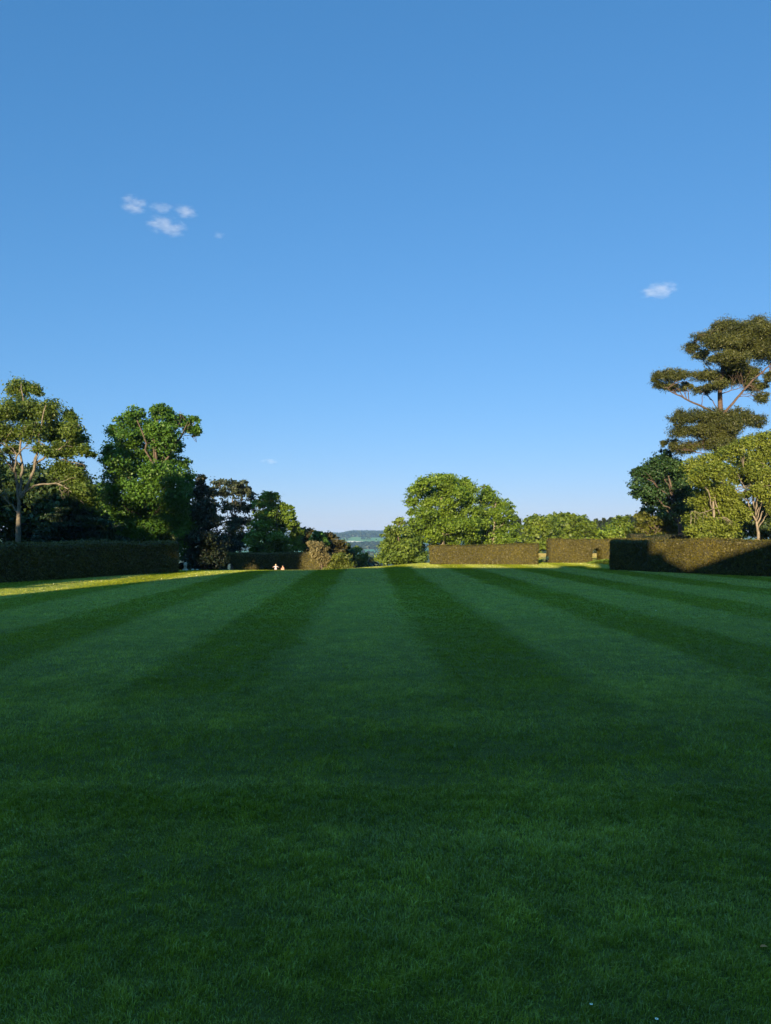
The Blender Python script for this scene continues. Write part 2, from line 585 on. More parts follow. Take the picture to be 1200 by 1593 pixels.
def hedge(name, label, pts, width, hts, group, door=None, L=.11, W=.065, cover=1.5, seed=0, mat='hedge', end_round=.35):
    """pts: plan polyline, hts: top z at the two ends, door: (from, to, height) along the length in metres"""
    rng = np.random.default_rng(500 + seed)
    st = resample(pts)
    s = np.concatenate([[0], np.cumsum(np.linalg.norm(np.diff(st, axis=0), axis=1))])
    root_xy = st.mean(0)
    root = empty(name, (root_xy[0], root_xy[1], float(zg(*root_xy))), label, 'hedge', group)
    zt = np.interp(s, np.linspace(0, s[-1], len(hts)), hts)
    zt = zt + .07 * fbm(np.stack([st[:, 0], st[:, 1], st[:, 0] * 0], 1), .22, 40 + seed, 2)
    zb = zg(st[:, 0], st[:, 1]) - .05
    allv, allf = [], []
    off = 0

    def put(v, fs):
        nonlocal off
        allv.append(v); allf.extend([[i + off for i in f] for f in fs]); off += len(v)
    if door is None:
        put(*sweep(st, width, zt, zb, rng, seed=seed, end_round=end_round))
    else:
        a, b, dh = door
        for lo, hi, kind in ((0, a, 'L'), (a, b, 'M'), (b, s[-1], 'R')):
            tt = np.linspace(lo, hi, max(4, int((hi - lo) / .25)))
            q = np.stack([np.interp(tt, s, st[:, j]) for j in range(2)], 1)
            z1 = np.interp(tt, s, zt); z0 = zg(q[:, 0], q[:, 1]) - .05
            if kind == 'M':
                u = (tt - (a + b) / 2) / ((b - a) / 2)
                z0 = z0 + dh - .45 * (1 - np.sqrt(np.maximum(0, 1 - u * u * .96)))
                put(*sweep(q, width - .01, z1, z0, rng, seed=seed, end_round=0, skip_caps=(0, 1), lean=0))
            elif kind == 'L':
                v, f = sweep(q, width, z1, z0, rng, seed=seed, end_round=end_round * 0)
                put(v, f)
            else:
                put(*sweep(q, width, z1, z0, rng, seed=seed, end_round=0))
    v = np.vstack(allv)
    body = np_mesh('body', v, np.concatenate([np.asarray(f) for f in allf]), [len(f) for f in allf], M['hedge_core'], root, smooth=True)
    # clipped leafy skin
    tri = []
    for f in allf:
        tri.append((f[0], f[1], f[2]))
        if len(f) == 4: tri.append((f[0], f[2], f[3]))
    tri = np.array(tri)
    A, B, D = v[tri[:, 0]], v[tri[:, 1]], v[tri[:, 2]]
    nr = np.cross(B - A, D - A); ar = np.linalg.norm(nr, axis=1) / 2
    nr = nr / (2 * ar[:, None] + 1e-12)
    cen = v.mean(0)
    n = int(cover * ar.sum() / (L * W * .55))
    idx = rng.choice(len(tri), n, p=ar / ar.sum())
    r1 = np.sqrt(rng.random(n))[:, None]; r2 = rng.random(n)[:, None]
    c = A[idx] * (1 - r1) + B[idx] * r1 * (1 - r2) + D[idx] * r1 * r2
    o = nr[idx]
    # make sure normals leave the body (plan direction away from the centre line)
    near = st[np.argmin(((c[:, None, :2] - st[None, ::3]) ** 2).sum(2), axis=1) * 3]
    away = np.concatenate([c[:, :2] - near, np.zeros((n, 1))], 1)
    flip = (np.sum(o * away, 1) < 0) & (np.abs(o[:, 2]) < .6)
    o[flip] *= -1
    topf = (np.abs(o[:, 2]) >= .6) & (o[:, 2] < 0) & (c[:, 2] > zt.mean() - .5)
    o[topf] *= -1
    c = c + o * (rng.uniform(-.02, .075, (n, 1)) + (rng.random((n, 1)) < .03) * rng.uniform(.03, .15, (n, 1)))
    q = leaf_quads(c, o, L, W, rng, up=.25, rnd=.75)
    tint = np.clip(rng.random(n) * .75 + .25 * (fbm(c, .7, seed + 9) * .5 + .5), 0, 1)
    quads_obj('foliage', q, tint, M[mat], root)
    return root



# ================================================================== GROUND
def axis_lines(parts):
    out = []
    for a, b, stp in parts: out += list(np.arange(a, b, stp))
    return np.array(out)


gx = np.concatenate([-np.geomspace(4000, 70, 40), axis_lines([(-66, 66, 2.0)]), np.geomspace(70, 4000, 40)])
gx = np.unique(np.concatenate([gx, np.arange(-520, 200, 24)]))
gy = np.concatenate([axis_lines([(-120, 0, 6), (0, 140, 2.0), (140, 260, 5), (260, 800, 20), (800, 2200, 40), (2200, 5400, 30)]),
                     np.geomspace(5400, 9000, 10)])
GX, GY = np.meshgrid(gx, gy)
GZ = zg(GX, GY)
rough = fbm(np.stack([GX.ravel(), GY.ravel(), GX.ravel() * 0], 1), .0016, 8, 3).reshape(GX.shape)
GZ = GZ + rough * 9 * sstep(900, 3000, GY)
gv = np.stack([GX, GY, GZ], -1).reshape(-1, 3)
nx, ny = len(gx), len(gy)
ii = np.arange(ny - 1)[:, None] * nx + np.arange(nx - 1)[None]
quads = np.stack([ii, ii + 1, ii + nx + 1, ii + nx], -1).reshape(-1, 4)
yy = gv[:, 1] + 60 * vnoise(gv * [1, 0, 0], .006, 3)
land = np.tile(np.array([.085, .115, .028, 1.0]), (len(gv), 1))


def band(a, b, col, x0=-9e9, x1=9e9):
    m = (yy >= a) & (yy < b) & (gv[:, 0] >= x0) & (gv[:, 0] < x1)
    land[m, :3] = col


band(150, 900, (.045, .065, .02))
band(900, 1900, (.05, .075, .024))
band(1900, 2100, (.05, .09, .04))
band(2100, 2450, (.09, .21, .11))
band(2450, 2920, (.03, .05, .022))
band(2900, 3650, (.13, .24, .08))
band(2960, 3230, (.85, .74, .50), -168, -100)
band(2930, 3120, (.85, .76, .52), -86, -40)
band(3650, 9999, (.03, .045, .02))
park = (gv[:, 0] > 10) & (gv[:, 1] < 160) & (gv[:, 1] > 86)
land[park, :3] = (.11, .15, .03)
hay = (gv[:, 0] > 20) & (gv[:, 1] > 104) & (gv[:, 1] < 150)
land[hay, :3] = (.25, .21, .085)
lawn = 1 - sstep(0, 8, gv[:, 1] - np.where(gv[:, 0] > 0, 84, 112))
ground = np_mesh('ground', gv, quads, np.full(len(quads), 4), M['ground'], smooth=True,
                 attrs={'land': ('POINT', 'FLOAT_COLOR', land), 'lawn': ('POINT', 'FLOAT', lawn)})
ground['kind'] = 'structure'

# ================================================================== GRASS: individual blades, larger tufts farther off
def blades(y0, y1, dens, L, W, three, rng):
    """dens per square metre; wedge seen from the viewer plus a margin"""
    A = .5 * (2 * (.575 * y0 + 1.6) + 2 * (.575 * y1 + 1.6)) * (y1 - y0)
    n = int(A * dens)
    yv = np.sqrt(rng.random(n) * (y1 ** 2 - y0 ** 2) + y0 ** 2)
    xv = (rng.random(n) * 2 - 1) * (.575 * yv + 1.6)
    p = np.stack([xv, yv, zg(xv, yv)], 1)
    q = p.copy(); q[:, 2] = 0
    big = fbm(q, .8, 21)                       # thicker and thinner patches
    tuft = vnoise(q, 9.0, 5)
    keep = rng.random(n) < np.clip(.82 + .3 * big + .4 * tuft, .42, 1)
    p, q, big, tuft = p[keep], q[keep], big[keep], tuft[keep]
    n = len(p)
    u = q[:, 0] + q[:, 1] * .026 + .5 * fbm(q, .45, 91, 4) + rng.normal(0, .15, n)
    pale = (np.floor(((u + 63.0) / 6.1) % 1.0 / .565) < 1)
    lng = q[:, 1] + 5 * fbm(q, .4, 92, 3) + rng.normal(0, 2.2, n) > 14
    # lean: along the mowing direction, swirled near the viewer
    sw = fbm(q, .55, 77) * math.pi * 1.5
    la = np.where(lng, np.where(pale, math.pi / 2, -math.pi / 2), sw)
    la = la + rng.normal(0, 1, n) * np.where(lng, .75, 1.5)
    amt = np.clip(rng.normal(.55, .28, n), .05, 1.3)
    lean = np.stack([np.cos(la), np.sin(la)], 1) * amt[:, None]
    h = L * rng.uniform(.55, 1.3, n) * (1 + .35 * big + .45 * tuft)
    fa = rng.random(n) * np.pi * 2
    side = np.stack([np.cos(fa), np.sin(fa), np.zeros(n)], 1) * (W * .5 * rng.uniform(.7, 1.3, n))[:, None]
    up = np.stack([lean[:, 0] * .5, lean[:, 1] * .5, np.ones(n)], 1) * (h * .55)[:, None]
    tip = np.stack([lean[:, 0] * 1.3, lean[:, 1] * 1.3, 1.25 - .35 * amt], 1) * (h * .72)[:, None]
    tint = np.clip(.45 * (big * .5 + .5) + .6 * rng.random(n), 0, 1)
    p[:, 2] -= .004
    if three:
        v = np.empty((n, 5, 3))
        v[:, 0] = p - side; v[:, 1] = p + side; v[:, 2] = p + up + side * .8; v[:, 3] = p + up - side * .8; v[:, 4] = p + tip
        b = np.arange(n)[:, None] * 5
        f4 = (b + np.array([0, 1, 2, 3])); f3 = (b + np.array([3, 2, 4]))
        return v.reshape(-1, 3), f4, f3, tint
    v = np.empty((n, 3, 3))
    v[:, 0] = p - side; v[:, 1] = p + side; v[:, 2] = p + tip
    return v.reshape(-1, 3), np.empty((0, 4), int), np.arange(n * 3).reshape(-1, 3), tint


gr = np.random.default_rng(3)
V, F4, F3, T4, T3 = [], [], [], [], []
off = 0
for y0, y1, dens, L, W, three in (
        (3.4, 5.4, 11000, .050, .0050, True), (5.4, 8.5, 7200, .048, .0064, True), (8.5, 15, 3400, .050, .0095, False),
        (15, 26, 1300, .046, .014, False), (26, 45, 420, .048, .03, False), (45, 92, 260, .05, .075, False)):
    v, f4, f3, t = blades(y0, y1, dens, L, W, three, gr)
    V.append(v); F4.append(f4 + off); F3.append(f3 + off); off += len(v)
    T4.append(t if three else t[:0]); T3.append(t)
V = np.vstack(V); F4 = np.vstack(F4); F3 = np.vstack(F3)
grass = np_mesh('grass', V, np.concatenate([F4.ravel(), F3.ravel()]), np.concatenate([np.full(len(F4), 4), np.full(len(F3), 3)]),
                M['grass'], attrs={'tint': ('FACE', 'FLOAT', np.concatenate(T4 + T3))})
tag(grass, 'close mown striped lawn grass running to the hedges', 'grass', kind='stuff')

def meadow():
    rng = np.random.default_rng(8)
    n = 60000
    y = rng.uniform(88, 168, n); x = rng.uniform(.1, .42, n) * y
    p = np.stack([x, y, zg(x, y)], 1)
    h = .22 * rng.uniform(.5, 1.4, n); w = .16
    a = rng.random(n) * np.pi
    sd = np.stack([np.cos(a), np.sin(a), a * 0], 1) * w
    v = np.empty((n, 3, 3)); v[:, 0] = p - sd; v[:, 1] = p + sd; v[:, 2] = p; v[:, 2, 2] += h; v[:, 2, :2] += rng.normal(0, .08, (n, 2))
    o = np_mesh('meadow_grass', v.reshape(-1, 3), np.arange(n * 3), np.full(n, 3), M['hay'], attrs={'tint': ('FACE', 'FLOAT', np.clip(sstep(100, 122, y) * .7 + .3 * rng.random(n), 0, 1))})
    tag(o, 'pale tan and green meadow grass beyond the golden hedges', 'grass', kind='stuff')


M['hay'] = leaf_mat('meadow_blade', (.10, .15, .02), (.33, .27, .11), transl=.3, patch=.08)
meadow()

# ================================================================== HEDGES
def gp(px, Y): return (P(px, 838, Y)[0], Y)


HG = 'clipped yew hedges round the lawn'
hedge('clipped_hedge', 'long dark shaded yew hedge in front of the tall trees on the left side', [(-31, 36.5), (-25, 48.3), (-18.3, 62.6)], 2.3, [2.42, 2.46, 2.52], HG, seed=1)
hedge('clipped_hedge', 'sunlit yew hedge with a diagonal shadow across it under the pine', [(21.0, 67.6), (24.9, 61.4), (29.8, 54.2), (36, 45)], 2.4, [2.62, 2.64, 2.66, 2.7], HG, seed=2, end_round=.7)
hedge('clipped_hedge', 'low golden hedge with two clean ends in front of the great spreading oak', [gp(669, 81.5), gp(834.5, 81)], 2.0, [1.96, 2.02, 2.12, 2.28], HG, seed=3, end_round=.2)
xa, xb = gp(853.5, 86.5)[0], gp(1010, 88)[0]
hedge('clipped_hedge', 'golden brown hedge pierced by a small arched opening on the right', [(xa, 86.5), (xb, 88)], 1.6, [2.70, 2.74], HG,
      door=(gp(917.5, 87)[0] - xa, gp(934.5, 87)[0] - xa, 1.78), seed=4)
xa, xb = gp(343, 110)[0], gp(499, 108.5)[0]
hedge('clipped_hedge', 'dark hedge with a doorway cut through it behind the two children', [(xa, 110), (xb, 108.5)], 1.6, [.66, .70, .74], HG,
      door=(gp(351.5, 110)[0] - xa, gp(368, 110)[0] - xa, 1.5), seed=5, L=.14, W=.085)
hedge('clipped_hedge', 'short dark block of hedge peeping over the right hand hedge', [gp(979, 92), gp(1001, 92)], 2.2, [3.28, 3.28], HG, seed=6, mat='yew', L=.14, W=.08)
hedge('clipped_hedge', 'dark low hedge below the holm oak and the golden tree', [gp(1000, 94), gp(1064, 96)], 1.8, [2.95, 3.35, 3.3], HG, seed=7, mat='yew', L=.14, W=.08)

# low bed of leafy plants in front of the arched hedge
def low_bed(name, label, cat, px0, px1, Y, depth, h, mat, n, L, W, seed, group=None):
    rng = np.random.default_rng(seed)
    x0, x1 = gp(px0, Y)[0], gp(px1, Y)[0]
    c = np.stack([rng.uniform(x0, x1, n), rng.uniform(Y - depth / 2, Y + depth / 2, n), np.zeros(n)], 1)
    e = 1 - ((c[:, 0] - (x0 + x1) / 2) / ((x1 - x0) / 2)) ** 4
    hh = h * (.75 + .45 * fbm(c, 1.2, seed)) * np.clip(e, .15, 1)
    c[:, 2] = zg(c[:, 0], c[:, 1]) + hh * np.sqrt(rng.random(n))
    o = np.tile([0, -.4, .8], (n, 1)) + rng.normal(0, .4, (n, 3))
    ob = quads_obj(name, leaf_quads(c, o, L, W, rng), rng.random(n), mat, origin=((x0 + x1) / 2, Y, float(zg((x0 + x1) / 2, Y))))
    return tag(ob, label, cat, group)


low_bed('ground_shrub', 'dark evergreen ground shrubs closing the gap right of the stone pedestal', 'shrub', 272, 352, 88, 3, 1.35, M['yew'], 10000, .3, .16, 46)
low_bed('flower_bed', 'low bed of bright green leafy plants at the foot of the arched hedge', 'plants', 914, 985, 83.4, 1.8, .5, M['fresh'], 5200, .14, .06, 41)

# ================================================================== TREES, LEFT SIDE
GL = 'tall trees behind the left hedge'
tree('ash_tree', 'tall airy tree with pale bare boughs, its trunk rising over the left hedge', 'tree', 29, 79,
     [(30,605,14,16),(57,607,10,10),(38,640,25,20),(75,640,18,20),(10,640,18,18),(-12,670,22,26),(15,676,20,16),(50,672,20,18),(85,672,20,20),(112,668,13,15),
      (108,645,7,10),(122,688,14,14),(100,700,18,12),(130,700,12,7),(143,707,9,4),(112,655,10,12),(80,705,13,8),(-25,720,24,28),(18,700,12,8),(62,698,12,6),
      (100,730,17,12),(118,745,18,17),(130,765,16,13),(140,780,12,11),(105,757,11,11),(150,795,7,7),(-30,650,22,24),(-45,690,22,30),(122,728,10,10)],
     M['ash'], M['bark_ash'], GL, sub=3, body=.85, cover=1.9, L=.25, W=.13, spread=3.2, trunk_r=.32, seed=1, limb_parts=True, auto=False, twigs=4, inner=.25, per=16, clump=.42,
     trunk_px=[(29,850),(29,815),(30,782),(31,773)],
     limbs=[dict(p=[(30,782),(27,753),(20,729),(18,712),(8,690),(-2,660)], r=.17, dy=2), dict(p=[(23,735),(25,718),(28,706),(47,689),(58,655)], r=.11, dy=-1.5),
            dict(p=[(31,773),(34,750),(35,724),(31,690),(38,640),(33,604)], r=.17, dy=1), dict(p=[(31,775),(45,753),(51,733),(55,720),(58,700),(64,665),(72,630)], r=.19, dy=-1),
            dict(p=[(54,724),(73,710),(92,700),(110,682),(124,660)], r=.13, dy=-2), dict(p=[(72,711),(92,713),(115,720),(130,722)], r=.07, dy=-1),
            dict(p=[(31,777),(47,758),(69,753),(91,751),(113,766),(131,784)], r=.13, dy=-3), dict(p=[(85,751),(95,760),(98,777)], r=.05, dy=-1),
            dict(p=[(28,798),(16,782),(0,770),(-22,745)], r=.09, dy=1), dict(p=[(20,730),(0,700),(-25,670)], r=.1, dy=1)])
tree('chestnut_tree', 'dense broad leaved green tree with a crooked bough reaching out at its top right', 'tree', 232, 88,
     [(208,642,13,11),(195,655,15,11),(215,657,17,13),(246,637,14,9),(262,644,12,10),(255,656,20,13),(280,656,13,11),(293,664,8,6),(305,676,6,7),(300,655,9,8),(310,668,6,8),(296,669,9,6),(181,670,17,9),(198,682,24,15),
      (227,682,20,17),(255,682,20,17),(272,697,14,12),(176,702,15,13),(204,707,26,15),(244,707,26,17),(263,718,18,13),(181,724,24,15),(215,736,33,19),(255,741,33,20),
      (287,744,18,17),(176,750,21,19),(215,764,33,20),(260,770,33,20),(290,770,19,19),(198,792,28,19),(241,795,28,19),(275,800,30,19),(303,814,13,13),(260,815,28,15),(252,672,18,14,-3),(268,672,14,12,-3),(238,668,14,12,-3),(258,692,16,12,-3),
      (289,832,16,15),(286,857,10,15),(198,820,28,17),(232,823,23,17),(170,775,16,15),(286,720,10,10)],
     M['chestnut'], M['bark_dark'], GL, cover=1.52, L=.27, W=.17, trunk_r=.45, spread=4, seed=2, hang=.5,
     limbs=[dict(p=[(255,690),(270,676),(288,674),(300,664),(303,650)], r=.11), dict(p=[(240,700),(240,680),(236,665)], r=.12), dict(p=[(285,676),(296,678),(306,688)], r=.05),
            dict(p=[(262,690),(275,670),(283,650),(280,640)], r=.06)])
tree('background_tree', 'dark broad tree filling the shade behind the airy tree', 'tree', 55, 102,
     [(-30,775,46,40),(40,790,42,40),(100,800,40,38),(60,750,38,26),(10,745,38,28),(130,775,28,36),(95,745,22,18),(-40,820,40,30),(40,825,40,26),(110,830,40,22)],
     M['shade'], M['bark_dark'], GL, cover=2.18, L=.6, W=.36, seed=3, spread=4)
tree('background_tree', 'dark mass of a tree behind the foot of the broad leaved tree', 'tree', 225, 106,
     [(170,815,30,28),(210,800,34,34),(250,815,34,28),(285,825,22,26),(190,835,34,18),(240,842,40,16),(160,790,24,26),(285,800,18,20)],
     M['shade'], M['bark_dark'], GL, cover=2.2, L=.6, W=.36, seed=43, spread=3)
tree('cedar_shrub', 'dark spreading conifer with layered drooping sprays behind the left hedge', 'conifer', 118, 80,
     [(95,842,26,6),(125,834,30,6),(80,826,22,6),(150,844,28,6),(108,818,26,6),(140,822,26,6),(70,838,18,6),(165,832,22,7),(120,806,22,6),(92,806,18,6),(150,808,20,6),(110,795,18,6),(132,794,16,6),
      (180,842,22,8),(60,846,22,6),(120,850,44,8),(172,818,18,7),(122,784,14,6)],
     M['conifer'], M['bark_dark'], GL, sub=0, cover=1.80, L=.42, W=.12, seed=4, spread=2.2, hang=.8, flat=.3, trunk_r=.25)
tree('yew_tree', 'near black yew between the end of the left hedge and the far dark hedge', 'tree', 320, 84,
     [(312,748,8,9),(317,768,13,15),(326,790,12,12),(312,795,13,17),(323,810,17,15),(313,838,20,18),(330,845,16,20),(318,868,24,14),(338,868,11,15),(304,868,14,16)],
     M['yew'], M['bark_dark'], GL, cover=2.4, L=.3, W=.14, seed=5, spread=1.2, trunk_r=.13)
tree('yew_tree', 'low dark evergreen bush between the grey tree and the dark far hedge', 'tree', 352, 116, [(348,862,12,14),(356,848,12,10),(342,848,10,12),(360,866,8,12),(372,852,10,8)],
     M['yew'], M['bark_dark'], GL, L=.34, W=.18, seed=45, trunk_r=.12)
tree('grey_tree', 'thin grey green tree with sky showing through it, beside the black yew', 'tree', 362, 128,
     [(338,751,9,7),(355,754,13,8),(375,754,11,7),(386,762,8,7),(329,768,8,11),(346,768,13,9),(369,768,15,9),(392,774,7,9),(332,788,9,11),(352,788,11,8),(375,788,15,11),(392,793,7,9),
      (338,810,9,9),(363,810,16,9),(383,813,11,9),(366,825,17,9),(355,842,22,12),(383,840,18,12),(340,835,12,12)],
     M['greytree'], M['bark_dark'], cover=1.18, L=.5, W=.26, seed=6, spread=2.5, trunk_r=.32, inner=.3, per=16, clump=.5)
tree('lime_tree', 'rounded lime tree with bright sunlit top and shaded skirt above the far hedge', 'tree', 430, 114.5,
     [(412,773,10,7),(426,771,9,6),(406,785,12,11),(429,785,15,11),(446,791,8,8),(451,805,9,11),(417,802,19,13),(440,808,15,11),(406,819,17,11),(429,822,19,11),(457,819,9,10),(464,827,7,8),
      (397,836,19,11),(429,839,22,11),(460,839,11,11),(406,853,20,9),(440,853,22,9),(464,850,9,9)],
     M['lime'], M['bark_dark'], cover=1.90, L=.34, W=.22, seed=7, spread=3, trunk_r=.35)
GB = 'shrubs and small trees at the end of the far hedge'
tree('small_tree', 'small olive brown rounded tree at the right foot of the sunlit lime', 'tree', 477, 126, [(475,827,10,8),(478,839,10,10),(472,850,12,9),(484,850,8,9),(481,832,7,7)],
     M['copper'], M['bark_dark'], GB, L=.5, W=.32, seed=8, trunk_r=.2)
tree('shrub', 'fresh green bush rising behind the pale tan shrub', 'shrub', 497, 124, [(494,831,8,5),(499,838,10,7),(489,842,9,7),(505,846,8,9)], M['chestnut'], M['bark_dark'], GB, L=.45, W=.3, seed=9, trunk_r=.15)
tree('shrub', 'pale tan feathery shrub against the end of the far hedge', 'shrub', 500, 101,
     [(484,846,7,4),(494,849,9,7),(502,856,8,8),(496,864,9,9),(505,869,8,9),(505,878,8,6),(490,858,7,7),(511,876,5,7)], M['tan'], M['bark_dark'], GB, L=.3, W=.12, seed=10, cover=2.09, trunk_r=.12)
tree('copper_tree', 'rounded bronze leaved tree standing behind the green dome bush', 'tree', 518, 128,
     [(511,833,9,5),(521,842,12,9),(516,853,13,9),(530,850,8,8),(525,859,11,8),(508,845,9,9),(520,868,14,7)], M['copper'], M['bark_dark'], GB, L=.45, W=.3, seed=11, trunk_r=.2)
tree('shrub', 'green dome shaped bush at the edge of the sunny grass', 'shrub', 530, 101,
     [(531,868,13,7),(519,872,9,8),(537,876,13,7),(520,880,11,5),(546,882,8,4),(533,882,14,4)], M['bush'], M['bark_dark'], GB, L=.26, W=.16, seed=12, trunk_r=.12)
tree('shrub', 'dark narrow bush between the bronze tree and the valley', 'shrub', 543, 142, [(540,854,5,8),(545,864,7,9),(541,872,7,7),(550,872,6,6)], M['shade'], M['bark_dark'], GB, L=.5, W=.3, seed=13, trunk_r=.15)
tree('small_tree', 'pale rounded tree lowest beside the valley opening', 'tree', 558, 172, [(555,858,8,7),(560,866,9,7),(566,868,5,7),(554,872,10,8),(563,875,8,6)], M['oak_cool'], M['bark_dark'], GB, L=.6, W=.4, seed=14, trunk_r=.2)
low_bed('ground_shrub', 'low spreading green shrub below the pale tan shrub', 'shrub', 500, 517, 99, 1.5, .5, M['bush'], 900, .2, .12, 44)

# ================================================================== CENTRE AND RIGHT
tree('oak_tree', 'great spreading oak standing alone behind the low golden hedge', 'tree', 690, 132,
     [(679,747,21,9),(659,754,17,11),(693,751,21,11),(717,754,15,11),(729,761,13,11),(647,766,13,11),(641,780,11,11),(642,795,8,6),(664,768,17,11),(686,768,19,13),(713,771,17,13),
      (734,773,11,11),(667,783,15,11),(698,785,17,9),(720,783,13,9),(684,802,24,13),(708,802,22,13),(664,800,17,11),(650,814,15,11),(674,817,22,12),(705,817,24,12),(730,817,19,12),
      (642,829,17,12),(667,831,20,12),(696,831,22,12),(725,833,22,12),(642,846,18,13),(655,857,14,11),(690,845,24,10),(735,795,14,13)],
     M['oak'], M['bark'], cover=1.48, L=.34, W=.23, seed=20, spread=4.5, trunk_r=.55, per=20, clump=.42, inner=.4)
tree('oak_tree', 'smaller oak joined to the right of the great oak, thin near its edge', 'tree', 768, 138,
     [(754,761,8,8),(763,771,12,11),(754,780,13,13),(773,783,11,11),(787,785,9,9),(797,795,7,8),(796,805,9,6),(754,800,18,13),(778,800,15,11),(744,814,18,11),(771,817,20,11),(795,821,11,8),
      (754,831,24,11),(783,831,18,11),(805,834,8,8),(739,841,18,8),(763,841,22,8),(787,841,15,8)],
     M['oak'], M['bark'], cover=1.48, L=.34, W=.23, seed=21, spread=3.5, trunk_r=.4, per=20, clump=.42, inner=.4)
tree('willow_tree', 'low grey green tree with skirts to the ground left of the great oak', 'tree', 618, 124,
     [(621,812,9,7),(611,824,11,8),(626,826,13,9),(604,834,9,8),(618,841,17,9),(599,850,11,9),(613,858,17,9),(633,853,15,11),(594,864,9,7),(606,868,15,7),(628,866,17,8),(650,866,13,7),(589,871,6,5),(618,864,20,11),(640,845,14,14),(610,845,12,12),(600,874,12,4),(625,874,20,5),(652,872,14,6)],
     M['oak_cool'], M['bark_dark'], cover=1.71, L=.38, W=.24, seed=22, spread=2.5, trunk_r=.3)
GK = 'round crowned trees beyond the arched hedge'
tree('beech_tree', 'leftmost of the three round crowned trees beyond the gap between the hedges', 'tree', 836, 182, [(840,828,26,22),(825,840,15,17),(834,811,16,9),(846,847,16,9),(822,826,11,11),(850,815,12,10),(834,852,14,7)],
     M['beech'], M['bark_dark'], GK, cover=2.09, L=.65, W=.45, seed=23, spread=2)
tree('beech_tree', 'middle and tallest of the three round crowned trees above the arched hedge', 'tree', 876, 188, [(872,818,24,16),(880,832,28,22),(860,808,15,8),(884,804,13,6),(870,845,26,12),(893,815,13,11)],
     M['beech'], M['bark_dark'], GK, cover=2.09, L=.65, W=.45, seed=24, spread=2)
tree('beech_tree', 'rightmost of the three round crowned trees, above the small arch', 'tree', 912, 186, [(912,832,18,20),(904,816,14,11),(919,838,12,16),(908,848,18,10),(917,820,9,9)],
     M['beech'], M['bark_dark'], GK, cover=2.09, L=.65, W=.45, seed=25, spread=2)
tree('small_tree', 'pale fresh green round tree right of the three round crowns', 'tree', 950, 150, [(950,831,17,9),(938,836,9,8),(962,836,9,8),(950,844,18,8)], M['fresh'], M['bark_dark'], L=.5, W=.34, seed=26, trunk_r=.2)
tree('small_tree', 'taller fresh green tree with a pointed crown beside the holm oak', 'tree', 970, 160, [(967,813,14,10),(961,824,20,13),(984,826,13,13),(975,838,20,10),(990,840,12,10)], M['beech'], M['bark_dark'], cover=1.71, L=.52, W=.34, seed=27, trunk_r=.25)
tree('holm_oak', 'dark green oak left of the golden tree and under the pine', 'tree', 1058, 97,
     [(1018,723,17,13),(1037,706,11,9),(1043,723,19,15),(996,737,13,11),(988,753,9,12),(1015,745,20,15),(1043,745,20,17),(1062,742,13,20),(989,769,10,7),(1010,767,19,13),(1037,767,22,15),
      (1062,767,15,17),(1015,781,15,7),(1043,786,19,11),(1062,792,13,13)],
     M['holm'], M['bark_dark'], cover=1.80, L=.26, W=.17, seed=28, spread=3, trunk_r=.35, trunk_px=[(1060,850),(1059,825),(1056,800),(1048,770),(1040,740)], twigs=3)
tree('shrub', 'olive green tall shrub below the holm oak', 'shrub', 1015, 104, [(1010,798,16,10),(996,804,9,9),(1029,809,20,12),(1007,820,18,12),(1046,814,15,14),(1015,836,14,9),(1035,830,16,8),(994,820,8,8)],
     M['olive'], M['bark_dark'], L=.36, W=.22, seed=29, trunk_r=.18, cover=1.71)
